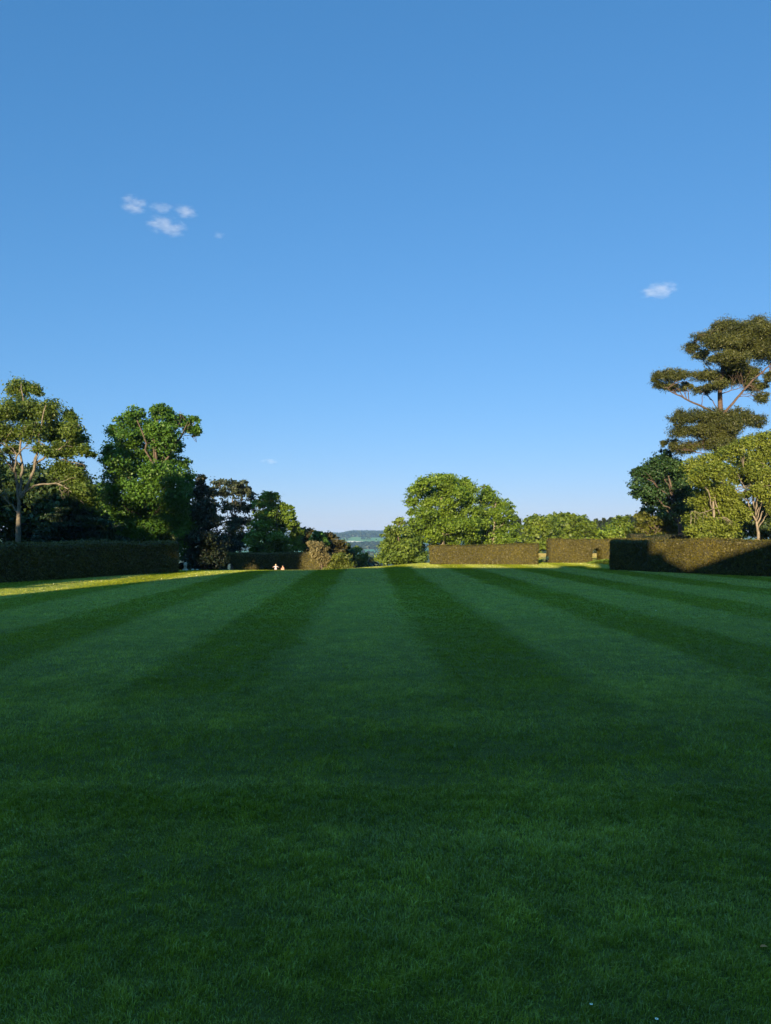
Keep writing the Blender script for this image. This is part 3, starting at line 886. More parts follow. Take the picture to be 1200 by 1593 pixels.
tree('pine_tree', 'very tall pine with flat plates of needles and long bare boughs', 'pine', 1112, 92,
     [(1131,513,26,14),(1164,510,28,16),(1192,521,24,20),(1098,524,16,10),(1076,541,15,9),(1090,552,14,8),(1126,535,28,15),(1159,546,32,17),(1189,552,19,18),(1137,560,28,10),(1197,588,7,10),
      (1021,588,10,10),(1040,585,17,9),(1062,585,16,9),(1029,601,14,6),(1051,604,13,6),(1070,600,10,8),(1098,588,19,11),(1126,583,26,9),(1153,591,24,10),(1115,600,20,6),(1092,608,12,7),(1170,602,15,8),
      (1186,601,8,7),(1184,618,11,11),(1054,651,15,11),(1076,649,20,11),(1104,651,24,13),(1131,649,24,14),(1057,673,16,13),(1084,670,23,12),(1115,673,28,16),(1145,662,17,16),(1167,651,13,16),
      (1181,657,9,14),(1046,690,9,11),(1033,690,4,5),(1070,695,20,12),(1131,684,18,12),(1213,540,20,24),(1215,570,14,14),(1116,664,16,15,-2),(1120,690,16,14,-2),(1098,690,14,12,-1),(1150,570,18,10,-1),(1168,578,14,9),(1108,560,12,8),(1150,530,24,16,-2),(1178,505,16,9)],
     M['pine'], M['bark_pine'], cover=1.35, L=.26, W=.06, seed=30, sub=9, body=.12, spread=3.2, trunk_r=.48, auto=False, limb_parts=True, twigs=6, per=46, clump=.3, inner=.3, flat=.8, up=.2,
     trunk_px=[(1112,850),(1113,780),(1115,720),(1118,660),(1121,637),(1120,605),(1124,575),(1131,540),(1140,515)],
     limbs=[dict(p=[(1118,652),(1105,638),(1085,629),(1066,620),(1048,611),(1034,602)], r=0.163, dy=-2), dict(p=[(1068,621),(1066,610),(1055,596)], r=0.061), dict(p=[(1120,640),(1108,625),(1098,612),(1094,596)], r=0.068, dy=1),
            dict(p=[(1122,650),(1140,627),(1158,605),(1175,588),(1192,574),(1206,560)], r=0.177, dy=-1), dict(p=[(1124,612),(1138,607),(1152,603),(1168,600)], r=0.068, dy=-2),
            dict(p=[(1122,600),(1105,575),(1092,556),(1080,545)], r=0.082, dy=1), dict(p=[(1128,570),(1150,560),(1170,545),(1190,530)], r=0.095, dy=2), dict(p=[(1125,575),(1130,555),(1120,530),(1104,522)], r=0.068, dy=-2),
            dict(p=[(1117,700),(1100,690),(1080,680),(1060,668)], r=0.095, dy=-2), dict(p=[(1117,690),(1140,675),(1160,662),(1178,655)], r=0.088, dy=2), dict(p=[(1116,718),(1098,706),(1078,702),(1060,700)], r=0.082, dy=-1),
            dict(p=[(1150,617),(1170,615),(1185,618)], r=0.048)])
GQ = 'golden lit trees behind the right hedge'
tree('golden_tree', 'golden leaved bushy tree with tangled pale boughs under the pine', 'tree', 1112, 81,
     [(1079,726,15,12),(1104,717,15,11),(1131,709,17,12),(1090,742,18,14),(1115,734,17,14),(1137,740,15,18),(1093,759,17,12),(1120,764,22,16),(1142,778,12,16),(1090,781,18,12),(1115,792,20,14),
      (1137,800,14,12),(1082,806,16,11),(1104,817,18,12),(1126,820,14,11),(1095,836,16,8),(1115,836,14,8),(1075,825,10,8),(1130,836,14,9,-1),(1140,820,9,10,-1)],
     M['gold'], M['bark'], GQ, sub=4, body=.8, cover=1.5, L=.22, W=.13, seed=31, spread=2.6, trunk_r=.25, inner=.35, per=18, clump=.33, auto=True, twigs=4, limb_parts=False,
     limbs=[dict(p=[(1125,836),(1145,828),(1138,812),(1125,803),(1112,808)], r=.08, dy=-1.5), dict(p=[(1120,800),(1110,775),(1125,750),(1130,728)], r=.07, dy=-1), dict(p=[(1115,790),(1095,798),(1075,796)], r=.05, dy=-1.5)])
tree('golden_tree', 'taller golden tree with a forked trunk at the right edge', 'tree', 1180, 82,
     [(1153,695,15,12),(1175,687,15,12),(1195,684,15,14),(1159,715,17,12),(1187,709,19,16),(1198,729,15,16),(1170,729,15,12),(1181,745,15,12),(1162,745,11,11),(1195,756,13,13),(1217,700,17,18),
      (1222,740,19,20),(1190,770,12,10),(1163,768,8,8),(1215,765,16,14),(1176,762,12,9,-2),(1172,735,12,12,-2),(1190,742,12,12,-2),(1206,790,11,13),(1217,815,14,14),(1160,800,8,11),(1150,785,8,10)],
     M['gold'], M['bark'], GQ, sub=4, body=.8, cover=1.5, L=.22, W=.13, seed=32, spread=2.6, trunk_r=.2, inner=.35, per=18, clump=.33, limb_parts=True, twigs=4,
     trunk_px=[(1181,850),(1180,830),(1177,812),(1176,800)],
     limbs=[dict(p=[(1177,812),(1168,795),(1163,772),(1155,752),(1148,738)], r=.09, dy=0), dict(p=[(1176,802),(1178,780),(1174,757),(1182,742),(1190,722)], r=.09, dy=-.5), dict(p=[(1178,815),(1190,790),(1204,765),(1214,740)], r=.09, dy=1),
            dict(p=[(1166,780),(1150,770),(1140,760)], r=.08, dy=-1)])
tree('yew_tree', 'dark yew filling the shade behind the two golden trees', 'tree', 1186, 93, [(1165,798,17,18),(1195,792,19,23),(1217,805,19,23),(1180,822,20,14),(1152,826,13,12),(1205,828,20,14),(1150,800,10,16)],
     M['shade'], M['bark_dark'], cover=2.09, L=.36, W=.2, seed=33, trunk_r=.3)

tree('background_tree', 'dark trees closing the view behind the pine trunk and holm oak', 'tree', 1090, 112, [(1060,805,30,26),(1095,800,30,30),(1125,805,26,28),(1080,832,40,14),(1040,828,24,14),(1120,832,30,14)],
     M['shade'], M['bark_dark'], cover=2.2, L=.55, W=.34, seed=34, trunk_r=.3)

# spruce wood on the skyline, right of centre: one built, the rest copied
def spruce(x, y, h):
    rng = np.random.default_rng(61)
    z0 = float(zg(x, y))
    r = empty('spruce_tree', (x, y, z0), 'dark pointed spruce in the wood on the skyline', 'conifer', 'spruce wood on the skyline')
    Geo().tube([(x, y, z0 - .3), (x, y, z0 + h * .5), (x, y, z0 + h * .98)], [.3, .18, .03], 6).build('trunk', M['bark_dark'], r, smooth=True)
    n = 2600
    t = rng.random(n) ** .75
    tier = np.floor(t * 13) / 13 + rng.normal(0, .012, n)
    rad = (1 - t) * h * .2 * np.sqrt(rng.uniform(.05, 1, n)) + .12
    a = rng.random(n) * 2 * np.pi
    c = np.stack([x + rad * np.cos(a), y + rad * np.sin(a), z0 + h * (.06 + .94 * tier) - rad * .35], 1)
    o = np.stack([np.cos(a), np.sin(a), -.3 * np.ones(n)], 1)
    quads_obj('crown', leaf_quads(c, o, .95, .35, rng, .3, .5), rng.random(n), M['spruce'], r)
    return r


sp = spruce(P(922, 838, 262)[0], 262, 9.0)
for i, (px, py, d) in enumerate([(928,806,270),(934,809,262),(940,805,272),(946,808,264),(951,804,276),(957,807,266),(963,803,280),(970,805,268),(976,800,282),(983,802,272),(990,799,284),(998,803,276),(916,808,268),(910,811,262),
                                 (803,800,275),(808,806,268),(798,808,262),(1004,808,270),(924,815,250),(937,816,250),(949,815,252),(1012,806,280)]):
    c = sp.copy(); C.objects.link(c)
    x = P(px, 838, d)[0]
    z = float(zg(x, d)); hh = P(px, py, d)[2] - z
    c.location = (x, d, z); s = hh / 9.0
    c.scale = (s * (1.0 + .15 * math.sin(i * 2.1)), s, s); c.rotation_euler[2] = i * 1.7
    for ch in sp.children:
        q = ch.copy(); C.objects.link(q); q.parent = c

# ================================================================== FAR WOODS, TOWARDS THE RIDGE
def woods(name, label, spots, mat, h, per, seed):
    rng = np.random.default_rng(seed)
    n = len(spots)
    x, y = spots[:, 0], spots[:, 1]
    hh = h * rng.uniform(.65, 1.25, n)
    d = rng.normal(0, 1, (n, per, 3)); d /= np.linalg.norm(d, axis=2, keepdims=True)
    g = zg(x, y) + fbm(np.stack([x, y, x * 0], 1), .0016, 8, 3) * 9 * sstep(900, 3000, y)
    c = np.stack([x, y, g + hh * .55], 1)[:, None] + d * (hh * .45)[:, None, None] * np.array([1.15, 1.15, 1]) * rng.uniform(.6, 1, (n, per, 1))
    v = leaf_quads(c.reshape(-1, 3), d.reshape(-1, 3), h * .5, h * .36, rng, .4, .5)
    t = np.repeat(rng.random(n) * .6, per) + rng.random(n * per) * .4
    o = quads_obj(name, v, t, mat)
    return tag(o, label, 'woodland', kind='stuff')


def scatter(n, y0, y1, a0, a1, seed, thresh=None, sc=.004):
    rng = np.random.default_rng(seed)
    y = np.sqrt(rng.uniform(y0 ** 2, y1 ** 2, n)); x = rng.uniform(a0, a1, n) * y
    p = np.stack([x, y], 1)
    if thresh is not None:
        k = fbm(np.stack([x, y, x * 0], 1), sc, seed) > thresh
        p = p[k]
    return p


M['farwood'] = leaf_mat('far_wood_leaf', (.012, .024, .013), (.030, .048, .020), transl=.1, patch=.02)
woods('far_woodland', 'hazy blue green woods covering the far ridge', np.vstack([scatter(7000, 3700, 5300, -.16, .06, 5), scatter(260, 3300, 3700, -.12, .04, 6, .3, .012)]), M['farwood'], 17, 14, 70)
woods('valley_woodland', 'dark blue band of woods across the valley below the pale field', np.vstack([scatter(3200, 2460, 2880, -.12, .04, 7), scatter(260, 1500, 2300, -.1, .03, 8, .2, .01)]), M['farwood'], 12, 12, 71)
woods('avenue_woodland', 'dark trees down the slope where the valley opens', np.vstack([scatter(240, 420, 1200, -.085, .004, 9, -.1, .02), scatter(70, 230, 420, -.06, -.022, 10)]), M['farwood'], 9, 40, 72)

# three far houses in the valley bottom
M['render_white'] = rough_mat('pale_render', (.62, .60, .55), (.74, .72, .68), 1.0, .8, .05)
M['slate'] = rough_mat('slate_roof', (.16, .14, .13), (.24, .21, .19), 2.0, .8, .1)
M['glass'] = rough_mat('window_glass', (.03, .035, .04), (.05, .055, .06), 1.0, .15, 0)


def far_house(px, py, Y, w, h, label):
    x, _, z = P(px, py, Y)
    z = float(zg(x, Y)) + float(fbm(np.array([[x, Y, 0.]]), .0016, 8, 3)[0]) * 9 * float(sstep(900, 3000, Y))
    r = empty('far_house', (x, Y, z), label, 'house', 'houses in the valley')
    g = Geo(); g.box((x - w / 2, Y - 4, z - 2), (x + w / 2, Y + 4, z + h)); g.build('wall', M['render_white'], r)
    g = Geo()
    v = [(x - w / 2 - .4, Y - 4.4, z + h + .01), (x + w / 2 + .4, Y - 4.4, z + h + .01), (x + w / 2 + .4, Y + 4.4, z + h + .01), (x - w / 2 - .4, Y + 4.4, z + h + .01), (x - w / 2 - .2, Y, z + h + 3.6), (x + w / 2 + .2, Y, z + h + 3.6)]
    g.add(v, [[0, 1, 5, 4], [2, 3, 4, 5], [1, 2, 5], [3, 0, 4], [0, 3, 2, 1]]); g.build('roof', M['slate'], r)
    for k in range(3):
        wx = x + (k - 1) * w * .3
        Geo().box((wx - .6, Y - 4.05, z + h * .45), (wx + .6, Y - 4.0, z + h * .8)).build('window', M['glass'], r)


far_house(573, 866, 1620, 13, 7, 'larger pale house tucked in the trees at the valley bottom')
far_house(580, 869, 1560, 9, 6, 'small white house lower down to the right of the larger one')
far_house(567, 869, 1590, 9, 6, 'white cottage leftmost in the valley bottom')

# ================================================================== SMALL THINGS
# weathered stone figure base at the end of the left hedge
sx, sy = gp(289, 67.5)
sz = float(zg(sx, sy))
ped = empty('stone_pedestal', (sx, sy, sz), 'weathered stone pedestal beside the end of the left hedge', 'pedestal')
g = Geo(); g.box((sx - .22, sy - .22, sz - .05), (sx + .22, sy + .22, sz + .12)); g.tube([(sx, sy, sz + .12), (sx, sy, sz + .2)], [.2, .15], 12); g.build('plinth', M['stone'], ped)
Geo().tube([(sx, sy, sz + .2), (sx, sy, sz + .27), (sx, sy, sz + .42), (sx, sy, sz + .5)], [.15, .11, .13, .16], 12).build('shaft', M['stone'], ped, smooth=True)
Geo().tube([(sx, sy, sz + .5), (sx, sy, sz + .56), (sx + .02, sy, sz + .68), (sx, sy, sz + .76)], [.2, .13, .16, .08], 12).build('urn', M['stone'], ped, smooth=True)


def boulder(px, Y, r, label, seed):
    rng = np.random.default_rng(seed)
    x, y = gp(px, Y); z = float(zg(x, y))
    k = 10; vs, fs = [], []
    for i in range(6):
        a = math.pi * i / 5
        for j in range(k):
            b = 2 * math.pi * j / k
            vs.append((math.sin(a) * math.cos(b), math.sin(a) * math.sin(b), math.cos(a) * .75))
    vs = np.array(vs); vs *= (1 + .22 * vnoise(vs, 1.7, seed))[:, None]
    for i in range(5):
        for j in range(k): fs.append([i * k + j, (i + 1) * k + j, (i + 1) * k + (j + 1) % k, i * k + (j + 1) % k])
    ob = Geo().add(vs * r + np.array([x, y, z + r * .5]), fs).build('boulder', M['stone'], None, origin=(x, y, z), smooth=True)
    tag(ob, label, 'stone', 'pale stones under the black yew')


boulder(300.5, 69, .15, 'upright pale stone under the black yew, nearer the pedestal', 5)
boulder(307.5, 69.5, .13, 'flatter pale stone under the black yew, right of the other stone', 9)

# dark garden seat in the gap between the golden hedges
bx, by = gp(849.5, 85.5); bz = float(zg(bx, by))
M['green_paint'] = rough_mat('green_paint', (.02, .05, .035), (.03, .07, .05), 3, .5, .1)
M['dark_wood'] = rough_mat('dark_wood', (.02, .018, .014), (.045, .038, .03), 5, .8, .3)
seat = empty('garden_bench', (bx, by, bz), 'dark green garden bench seen end on in the gap between the golden hedges', 'bench')
g = Geo()
for k in range(5): g.box((bx - .25 + k * .105, by, bz + .40), (bx - .16 + k * .105, by + 1.4, bz + .43))
g.build('seat', M['green_paint'], seat)
g = Geo()
for k in range(3): g.box((bx + .27, by, bz + .46 + k * .1), (bx + .295, by + 1.4, bz + .54 + k * .1))
g.build('backrest', M['green_paint'], seat)
for ex in (by + .04, by + 1.3):
    for lx in (bx - .26, bx + .21): Geo().box((lx, ex, bz - .02), (lx + .06, ex + .06, bz + .40)).build('leg', M['dark_wood'], seat)
    Geo().box((bx - .28, ex, bz + .57), (bx + .27, ex + .06, bz + .61)).build('armrest', M['green_paint'], seat)

# white scraps in the lawn
M['petal'] = rough_mat('white_petal', (.72, .72, .70), (.8, .8, .78), 20, .6, 0)
M['yellow'] = rough_mat('yellow_flower', (.6, .42, .04), (.7, .5, .06), 20, .7, 0)


def daisy(px, py, label, r):
    Y = EYE * F / (py - 838) * 1.0
    for _ in range(3):
        q = P(px, py, Y); Y *= 1 - (q[2] - .05) / (EYE) * -1 if False else 1
    q0, q1 = P(px, py, 1), P(px, py, 2)
    Y = 1 + (EYE - .055 - (EYE - q0[2]) * 1 - (0)) / (q0[2] - q1[2]) if False else (EYE - .055) / (q0[2] - q1[2])
    x, y, _ = P(px, py, Y)
    rt = empty('daisy', (x, y, 0), label, 'flower', 'daisies in the lawn')
    Geo().tube([(x, y, 0), (x + .003, y, .055)], [.0015, .001], 5).build('stem', M['grass'], rt)
    g = Geo()
    for k in range(13):
        a = 2 * math.pi * k / 13
        u = np.array([math.cos(a), math.sin(a), .12]); w = np.array([-math.sin(a), math.cos(a), 0])
        c = np.array([x, y, .055])
        g.add([c + u * r * .25 - w * r * .08, c + u * r * .7 - w * r * .16, c + u * r, c + u * r * .7 + w * r * .16, c + u * r * .25 + w * r * .08], [[0, 1, 2, 3, 4]])
    g.build('petal', M['petal'], rt)
    Geo().tube([(x, y, .052), (x, y, .058), (x, y, .061)], [r * .32, r * .3, r * .1], 10).build('flower_centre', M['yellow'], rt)


daisy(1022, 1585, 'open daisy at the bottom of the lawn, right of centre', .011)
daisy(920, 1562, 'daisy a little left of and beyond the nearest one', .010)
daisy(1021, 950, 'lone white fleck of a daisy far out on the right of the lawn', .05)

M['dry_leaf'] = rough_mat('dry_leaf', (.28, .09, .02), (.36, .15, .04), 30, .8, .1)
q0, q1 = P(1188, 1473, 1), P(1188, 1473, 2)
lx, ly, _ = P(1188, 1473, (EYE - .05) / (q0[2] - q1[2]))
g = Geo().add([(lx - .025, ly, .05), (lx - .01, ly - .012, .056), (lx + .012, ly - .012, .058), (lx + .03, ly, .05), (lx + .012, ly + .012, .06), (lx - .01, ly + .012, .058)], [[0, 1, 4 + 1], [1, 2, 4, 5], [2, 3, 4]])
tag(g.build('fallen_leaf', M['dry_leaf'], None, origin=(lx, ly, .05)), 'small orange fallen leaf on the grass at the right edge', 'leaf')

# ================================================================== THE TWO CHILDREN
def skin_body(name, joints, edges, mat, parent, sub=2):
    me = bpy.data.meshes.new(name)
    o0 = np.array(parent.location)
    names = list(joints)
    me.from_pydata([tuple(np.array(joints[n][:3], float)) for n in names], [(names.index(a), names.index(b)) for a, b in edges], [])
    ob = bpy.data.objects.new(name, me); C.objects.link(ob); ob.parent = parent
    sm = ob.modifiers.new('Skin', 'SKIN'); sm.use_smooth_shade = True
    me.skin_vertices or None
    for i, n in enumerate(names):
        r = joints[n][3]
        sv = me.skin_vertices[0].data[i]
        sv.radius = (r, r); sv.use_root = (i == 0)
    ss = ob.modifiers.new('Sub', 'SUBSURF'); ss.levels = sub; ss.render_levels = sub
    me.materials.append(mat)
    return ob


def plain(name, c1, rough=.8):
    return rough_mat(name, c1, tuple(min(1, v * 1.15) for v in c1), 6, rough, .1)


M['skin'] = plain('skin', (.50, .30, .21), .55)
M['hair'] = plain('fair_hair', (.42, .30, .16))
M['hair_dark'] = plain('brown_hair', (.16, .09, .05))
M['white_cloth'] = plain('white_cloth', (.36, .33, .36))
M['pink_cloth'] = plain('coral_cloth', (.45, .20, .14))
M['cream_cloth'] = plain('cream_cloth', (.40, .32, .25))
M['shoe'] = plain('shoe', (.10, .09, .10))


def hand(J, E, wrist, w, dirv, side, k):
    """palm with four fingers and a thumb, added to the skeleton (k: scale)"""
    d = np.array(dirv, float); d /= np.linalg.norm(d)
    s = np.array(side, float); s -= d * (s @ d); s /= np.linalg.norm(s)
    p = np.array(w) + d * .03 * k
    J[wrist + '_palm'] = (*p, .020 * k); E.append((wrist, wrist + '_palm'))
    dn = np.array([0, 0, -1.])
    for i, (o, L) in enumerate(((-.018, .034), (-.006, .040), (.006, .038), (.018, .030))):
        a = p + d * .022 * k + s * o * k * 1.1; b = a + d * L * .55 * k + dn * .006 * k; e = b + d * L * .4 * k + dn * .012 * k
        J[f'{wrist}_f{i}a'] = (*a, .008 * k); J[f'{wrist}_f{i}b'] = (*b, .0065 * k); J[f'{wrist}_f{i}c'] = (*e, .005 * k)
        E += [(wrist + '_palm', f'{wrist}_f{i}a'), (f'{wrist}_f{i}a', f'{wrist}_f{i}b'), (f'{wrist}_f{i}b', f'{wrist}_f{i}c')]
    a = p - s * .024 * k; b = a - s * .012 * k + d * .02 * k
    J[wrist + '_ta'] = (*a, .008 * k); J[wrist + '_tb'] = (*b, .006 * k)
    E += [(wrist + '_palm', wrist + '_ta'), (wrist + '_ta', wrist + '_tb')]


def head_parts(c, r, parent, hair_mat, long_hair, fwd=(0, -1, 0)):
    """face features and hair round a head centred at c"""
    c = np.array(c); f = np.array(fwd, float); rt = np.cross(f, [0, 0, 1.])
    for sgn in (-1, 1):
        e = c + f * r * .88 + rt * sgn * r * .36
        Geo().tube([e - f * .01, e + f * .006], [r * .13, r * .09], 8).build('eye', M['shoe'], parent, origin=(0, 0, 0))
    m = c + f * r * .9 - np.array([0, 0, r * .5])
    Geo().tube([m - rt * r * .25, m + f * .006, m + rt * r * .25], [.004, .008, .004], 6).build('mouth', M['pink_cloth'], parent, origin=(0, 0, 0))
    # cap of hair
    k = 14; vs, fs = [], []
    rows = 9
    for i in range(rows):
        a = math.pi * .62 * i / (rows - 1)
        for j in range(k):
            b = 2 * math.pi * j / k
            dv = math.sin(a) * math.cos(b) * rt + math.sin(a) * math.sin(b) * f + np.array([0, 0, math.cos(a)])
            front = max(0, dv @ f)
            q = c + dv * r * 1.10 + np.array([0, 0, r * .08])
            if front > .45 and a > 1.0: q = q + np.array([0, 0, r * .45 * (front - .45) * 2])
            if long_hair and dv @ f < .2 and i >= rows - 3: q = q - np.array([0, 0, r * .4 * (i - rows + 4)]) - f * .01
            vs.append(q)
    for i in range(rows - 1):
        for j in range(k): fs.append([i * k + j, (i + 1) * k + j, (i + 1) * k + (j + 1) % k, i * k + (j + 1) % k])
    Geo().add(vs, fs).build('hair', hair_mat, parent, origin=(0, 0, 0), smooth=True)


def lathe_cloth(name, rings, mat, parent, k=18):
    vs, fs = [], []
    for (cx, cy, cz, rx, ry) in rings:
        for j in range(k):
            a = 2 * math.pi * j / k
            w = 1 + .06 * math.sin(a * 5 + cz * 9)
            vs.append((cx + rx * math.cos(a) * w, cy + ry * math.sin(a) * w, cz))
    for i in range(len(rings) - 1):
        for j in range(k): fs.append([i * k + j, i * k + (j + 1) % k, (i + 1) * k + (j + 1) % k, (i + 1) * k + j])
    return Geo().add(vs, fs).build(name, mat, parent, origin=(0, 0, 0), smooth=True)


# standing toddler in white, arms held out
kx, ky = gp(429.5, 97)
kz = float(zg(kx, ky))
kid = empty('person', (kx, ky, kz), 'small child in a white outfit standing with both arms held out', 'person', 'children playing by the far hedge')
J = dict(pelvis=(0, 0, .42, .085), belly=(0, -.01, .52, .092), chest=(0, 0, .63, .088), neck=(0, 0, .72, .042), head0=(0, -.008, .79, .072), head1=(0, 0, .86, .086), head2=(0, .005, .915, .06))
E = [('pelvis', 'belly'), ('belly', 'chest'), ('chest', 'neck'), ('neck', 'head0'), ('head0', 'head1'), ('head1', 'head2')]
for s_, n_ in ((-1, 'l'), (1, 'r')):
    J.update({n_ + 'sh': (s_ * .11, 0, .665, .042), n_ + 'el': (s_ * .24, -.03, .60, .032), n_ + 'wr': (s_ * .36, -.06, .545, .023), n_ + 'hip': (s_ * .055, 0, .38, .068), n_ + 'kn': (s_ * .075, -.015, .21, .048),
              n_ + 'an': (s_ * .085, .01, .05, .032), n_ + 'toe': (s_ * .095, -.09, .028, .026)})
    E += [('chest', n_ + 'sh'), (n_ + 'sh', n_ + 'el'), (n_ + 'el', n_ + 'wr'), ('pelvis', n_ + 'hip'), (n_ + 'hip', n_ + 'kn'), (n_ + 'kn', n_ + 'an'), (n_ + 'an', n_ + 'toe')]
    hand(J, E, n_ + 'wr', J[n_ + 'wr'][:3], (s_ * .9, -.2, -.35), (0, 1, 0), .85)
skin_body('body', J, E, M['skin'], kid)
lathe_cloth('dress', [(0, 0, .705, .062, .058), (0, 0, .67, .13, .095), (0, -.003, .60, .115, .105), (0, -.006, .50, .125, .118), (0, 0, .38, .15, .14), (0, 0, .25, .175, .16)], M['white_cloth'], kid)
for s_ in (-1, 1):
    Geo().tube([(s_ * .10, 0, .665), (s_ * .18, -.015, .63), (s_ * .26, -.035, .592)], [.056, .05, .045], 10, cap=False).build('sleeve', M['white_cloth'], kid, origin=(0, 0, 0), smooth=True)
    Geo().tube([(s_ * .085, .04, .035), (s_ * .088, -.02, .045), (s_ * .096, -.10, .03), (s_ * .098, -.125, .026)], [.036, .044, .036, .018], 10).build('shoe', M['shoe'], kid, origin=(0, 0, 0), smooth=True)
head_parts((0, 0, .855), .088, kid, M['hair'], False)

# crouching child in coral and cream
cx_, cy_ = gp(441, 96.5)
cz_ = float(zg(cx_, cy_))
kid2 = empty('person', (cx_, cy_, cz_), 'child in a coral top and cream trousers crouching on the grass', 'person', 'children playing by the far hedge')
kid2.rotation_euler[2] = math.radians(-25)
J = dict(pelvis=(0, .10, .17, .105), belly=(0, .06, .28, .105), chest=(0, -.02, .41, .10), neck=(0, -.06, .51, .046), head0=(0, -.09, .57, .076), head1=(0, -.09, .64, .09), head2=(0, -.085, .70, .064))
E = [('pelvis', 'belly'), ('belly', 'chest'), ('chest', 'neck'), ('neck', 'head0'), ('head0', 'head1'), ('head1', 'head2')]
for s_, n_ in ((-1, 'l'), (1, 'r')):
    J.update({n_ + 'sh': (s_ * .13, -.02, .44, .045), n_ + 'el': (s_ * .20, -.15, .30, .035), n_ + 'wr': (s_ * .14, -.29, .20, .025), n_ + 'hip': (s_ * .08, .08, .16, .08), n_ + 'kn': (s_ * .17, -.18, .25, .058),
              n_ + 'an': (s_ * .13, .02, .06, .036), n_ + 'toe': (s_ * .15, -.11, .03, .03)})
    E += [('chest', n_ + 'sh'), (n_ + 'sh', n_ + 'el'), (n_ + 'el', n_ + 'wr'), ('pelvis', n_ + 'hip'), (n_ + 'hip', n_ + 'kn'), (n_ + 'kn', n_ + 'an'), (n_ + 'an', n_ + 'toe')]
    hand(J, E, n_ + 'wr', J[n_ + 'wr'][:3], (-s_ * .2, -.8, -.5), (1, 0, 0), .9)
skin_body('body', J, E, M['skin'], kid2)
lathe_cloth('top', [(0, -.055, .495, .065, .06), (0, -.03, .46, .145, .105), (0, .0, .38, .135, .122), (0, .045, .28, .135, .13), (0, .08, .19, .145, .135)], M['pink_cloth'], kid2)
for s_ in (-1, 1):
    Geo().tube([(s_ * .12, -.02, .44), (s_ * .17, -.09, .37), (s_ * .205, -.15, .305)], [.06, .053, .047], 10, cap=False).build('sleeve', M['pink_cloth'], kid2, origin=(0, 0, 0), smooth=True)
    Geo().tube([(s_ * .05, .12, .16), (s_ * .11, -.02, .21), (s_ * .17, -.19, .25), (s_ * .155, -.10, .15), (s_ * .13, .01, .075)], [.10, .09, .073, .062, .05], 12).build('trouser_leg', M['cream_cloth'], kid2, origin=(0, 0, 0), smooth=True)
    Geo().tube([(s_ * .128, .06, .035), (s_ * .135, -.02, .045), (s_ * .152, -.13, .03), (s_ * .155, -.155, .026)], [.038, .046, .038, .02], 10).build('shoe', M['shoe'], kid2, origin=(0, 0, 0), smooth=True)
head_parts((0, -.09, .64), .092, kid2, M['hair_dark'], True)

# ================================================================== THE HOUSE BEHIND THE VIEWER (its shadow covers the lawn)
M['house_stone'] = rough_mat('house_stone', (.30, .26, .19), (.42, .37, .28), 1.2, .85, .15)
M['lead'] = rough_mat('roof_slate', (.09, .09, .10), (.14, .14, .15), 1.5, .6, .1)
house = empty('country_house', (0, -21, 0), 'large stone country house behind the viewer, its shadow lying over the lawn', 'house')
DX, DH = -.52, .4
HX0, HX1, HXR, HY = -31.2 + DX, 4.2 + DX, 40.0 + DX, -14.0
g = Geo()
g.box((HX0, HY - 14, 0), (HX1, HY, 15.4 + DH))
g.box((HX1 + .003, HY - 14, 0), (HXR, HY - .3, 13.2 + DH))
g.build('wall', M['house_stone'], house)
Geo().box((HX0 - .2, HY - 14.2, 15.403 + DH), (HX1 + .2, HY + .25, 15.8 + DH)).build('cornice', M['stone'], house)
Geo().box((HX0, HY - .5, 15.803 + DH), (HX1, HY, 16.5 + DH)).build('parapet', M['house_stone'], house)
# right wing: low eaves by the chimney rising to a gable
g = Geo()
y0, y1 = HY - 14, HY - .2
prof = [(4.21, 13.25), (4.21, 14.25), (5.6, 14.65), (8, 15.2), (11.3, 15.85), (14.5, 17.2), (17.5, 18.5), (22.5, 18.5), (30, 15.2), (40, 14.2), (40, 13.25)]
prof = [(x + DX, z + DH) for x, z in prof]
v = [(x, y0, z) for x, z in prof] + [(x, y1, z) for x, z in prof]
m_ = len(prof)
fs = [list(range(m_, 2 * m_)), list(range(m_))[::-1]] + [[i, i + 1, i + 1 + m_, i + m_] for i in range(m_ - 1)] + [[m_ - 1, 0, m_, 2 * m_ - 1]]
g.add(v, fs); g.build('roof', M['lead'], house)
for x0, x1, zt_ in ((-5.2, -2.8, 17.9), (-1.3, 2.45, 19.4), (-22, -19.6, 17.6), (24, 26.5, 19.5)):
    x0, x1, zt_ = x0 + DX, x1 + DX, zt_ + DH
    g = Geo(); g.box((x0, HY - 3.2, 15.81 + DH if x0 < HX1 else 14 + DH), (x1, HY - 1.2, zt_ - .5)); g.box((x0 - .12, HY - 3.3, zt_ - .497), (x1 + .12, HY - 1.1, zt_ - .25))
    for k in range(2 if x1 - x0 < 3 else 4):
        xx = x0 + (k + .5) * (x1 - x0) / (2 if x1 - x0 < 3 else 4)
        g.tube([(xx, HY - 2.2, zt_ - .26), (xx, HY - 2.2, zt_ + .2)], [.22, .18], 10)
    g.build('chimney', M['house_stone'], house)
for k in range(13):
    wx = -28.5 + DX + k * 5.2
    for zf in (1.2, 5.8, 10.4):
        fy = HY if wx < HX1 - 1 else HY - .3
        if abs(wx + 2.9) < 2 and zf < 2: continue
        if HX1 - 1.2 < wx < HX1 + 1.2: continue
        fr = Geo().box((wx - .75, fy + .002, zf), (wx + .75, fy + .1, zf + 2.6)).build('window', M['render_white'], house)
        Geo().box((wx - .64, fy + .102, zf + .12), (wx + .64, fy + .11, zf + 2.48)).build('pane', M['glass'], fr, origin=np.array(house.location))
Geo().box((-3.7, HY + .002, 0), (-2.1, HY + .12, 2.8)).build('door', M['dark_wood'], house)

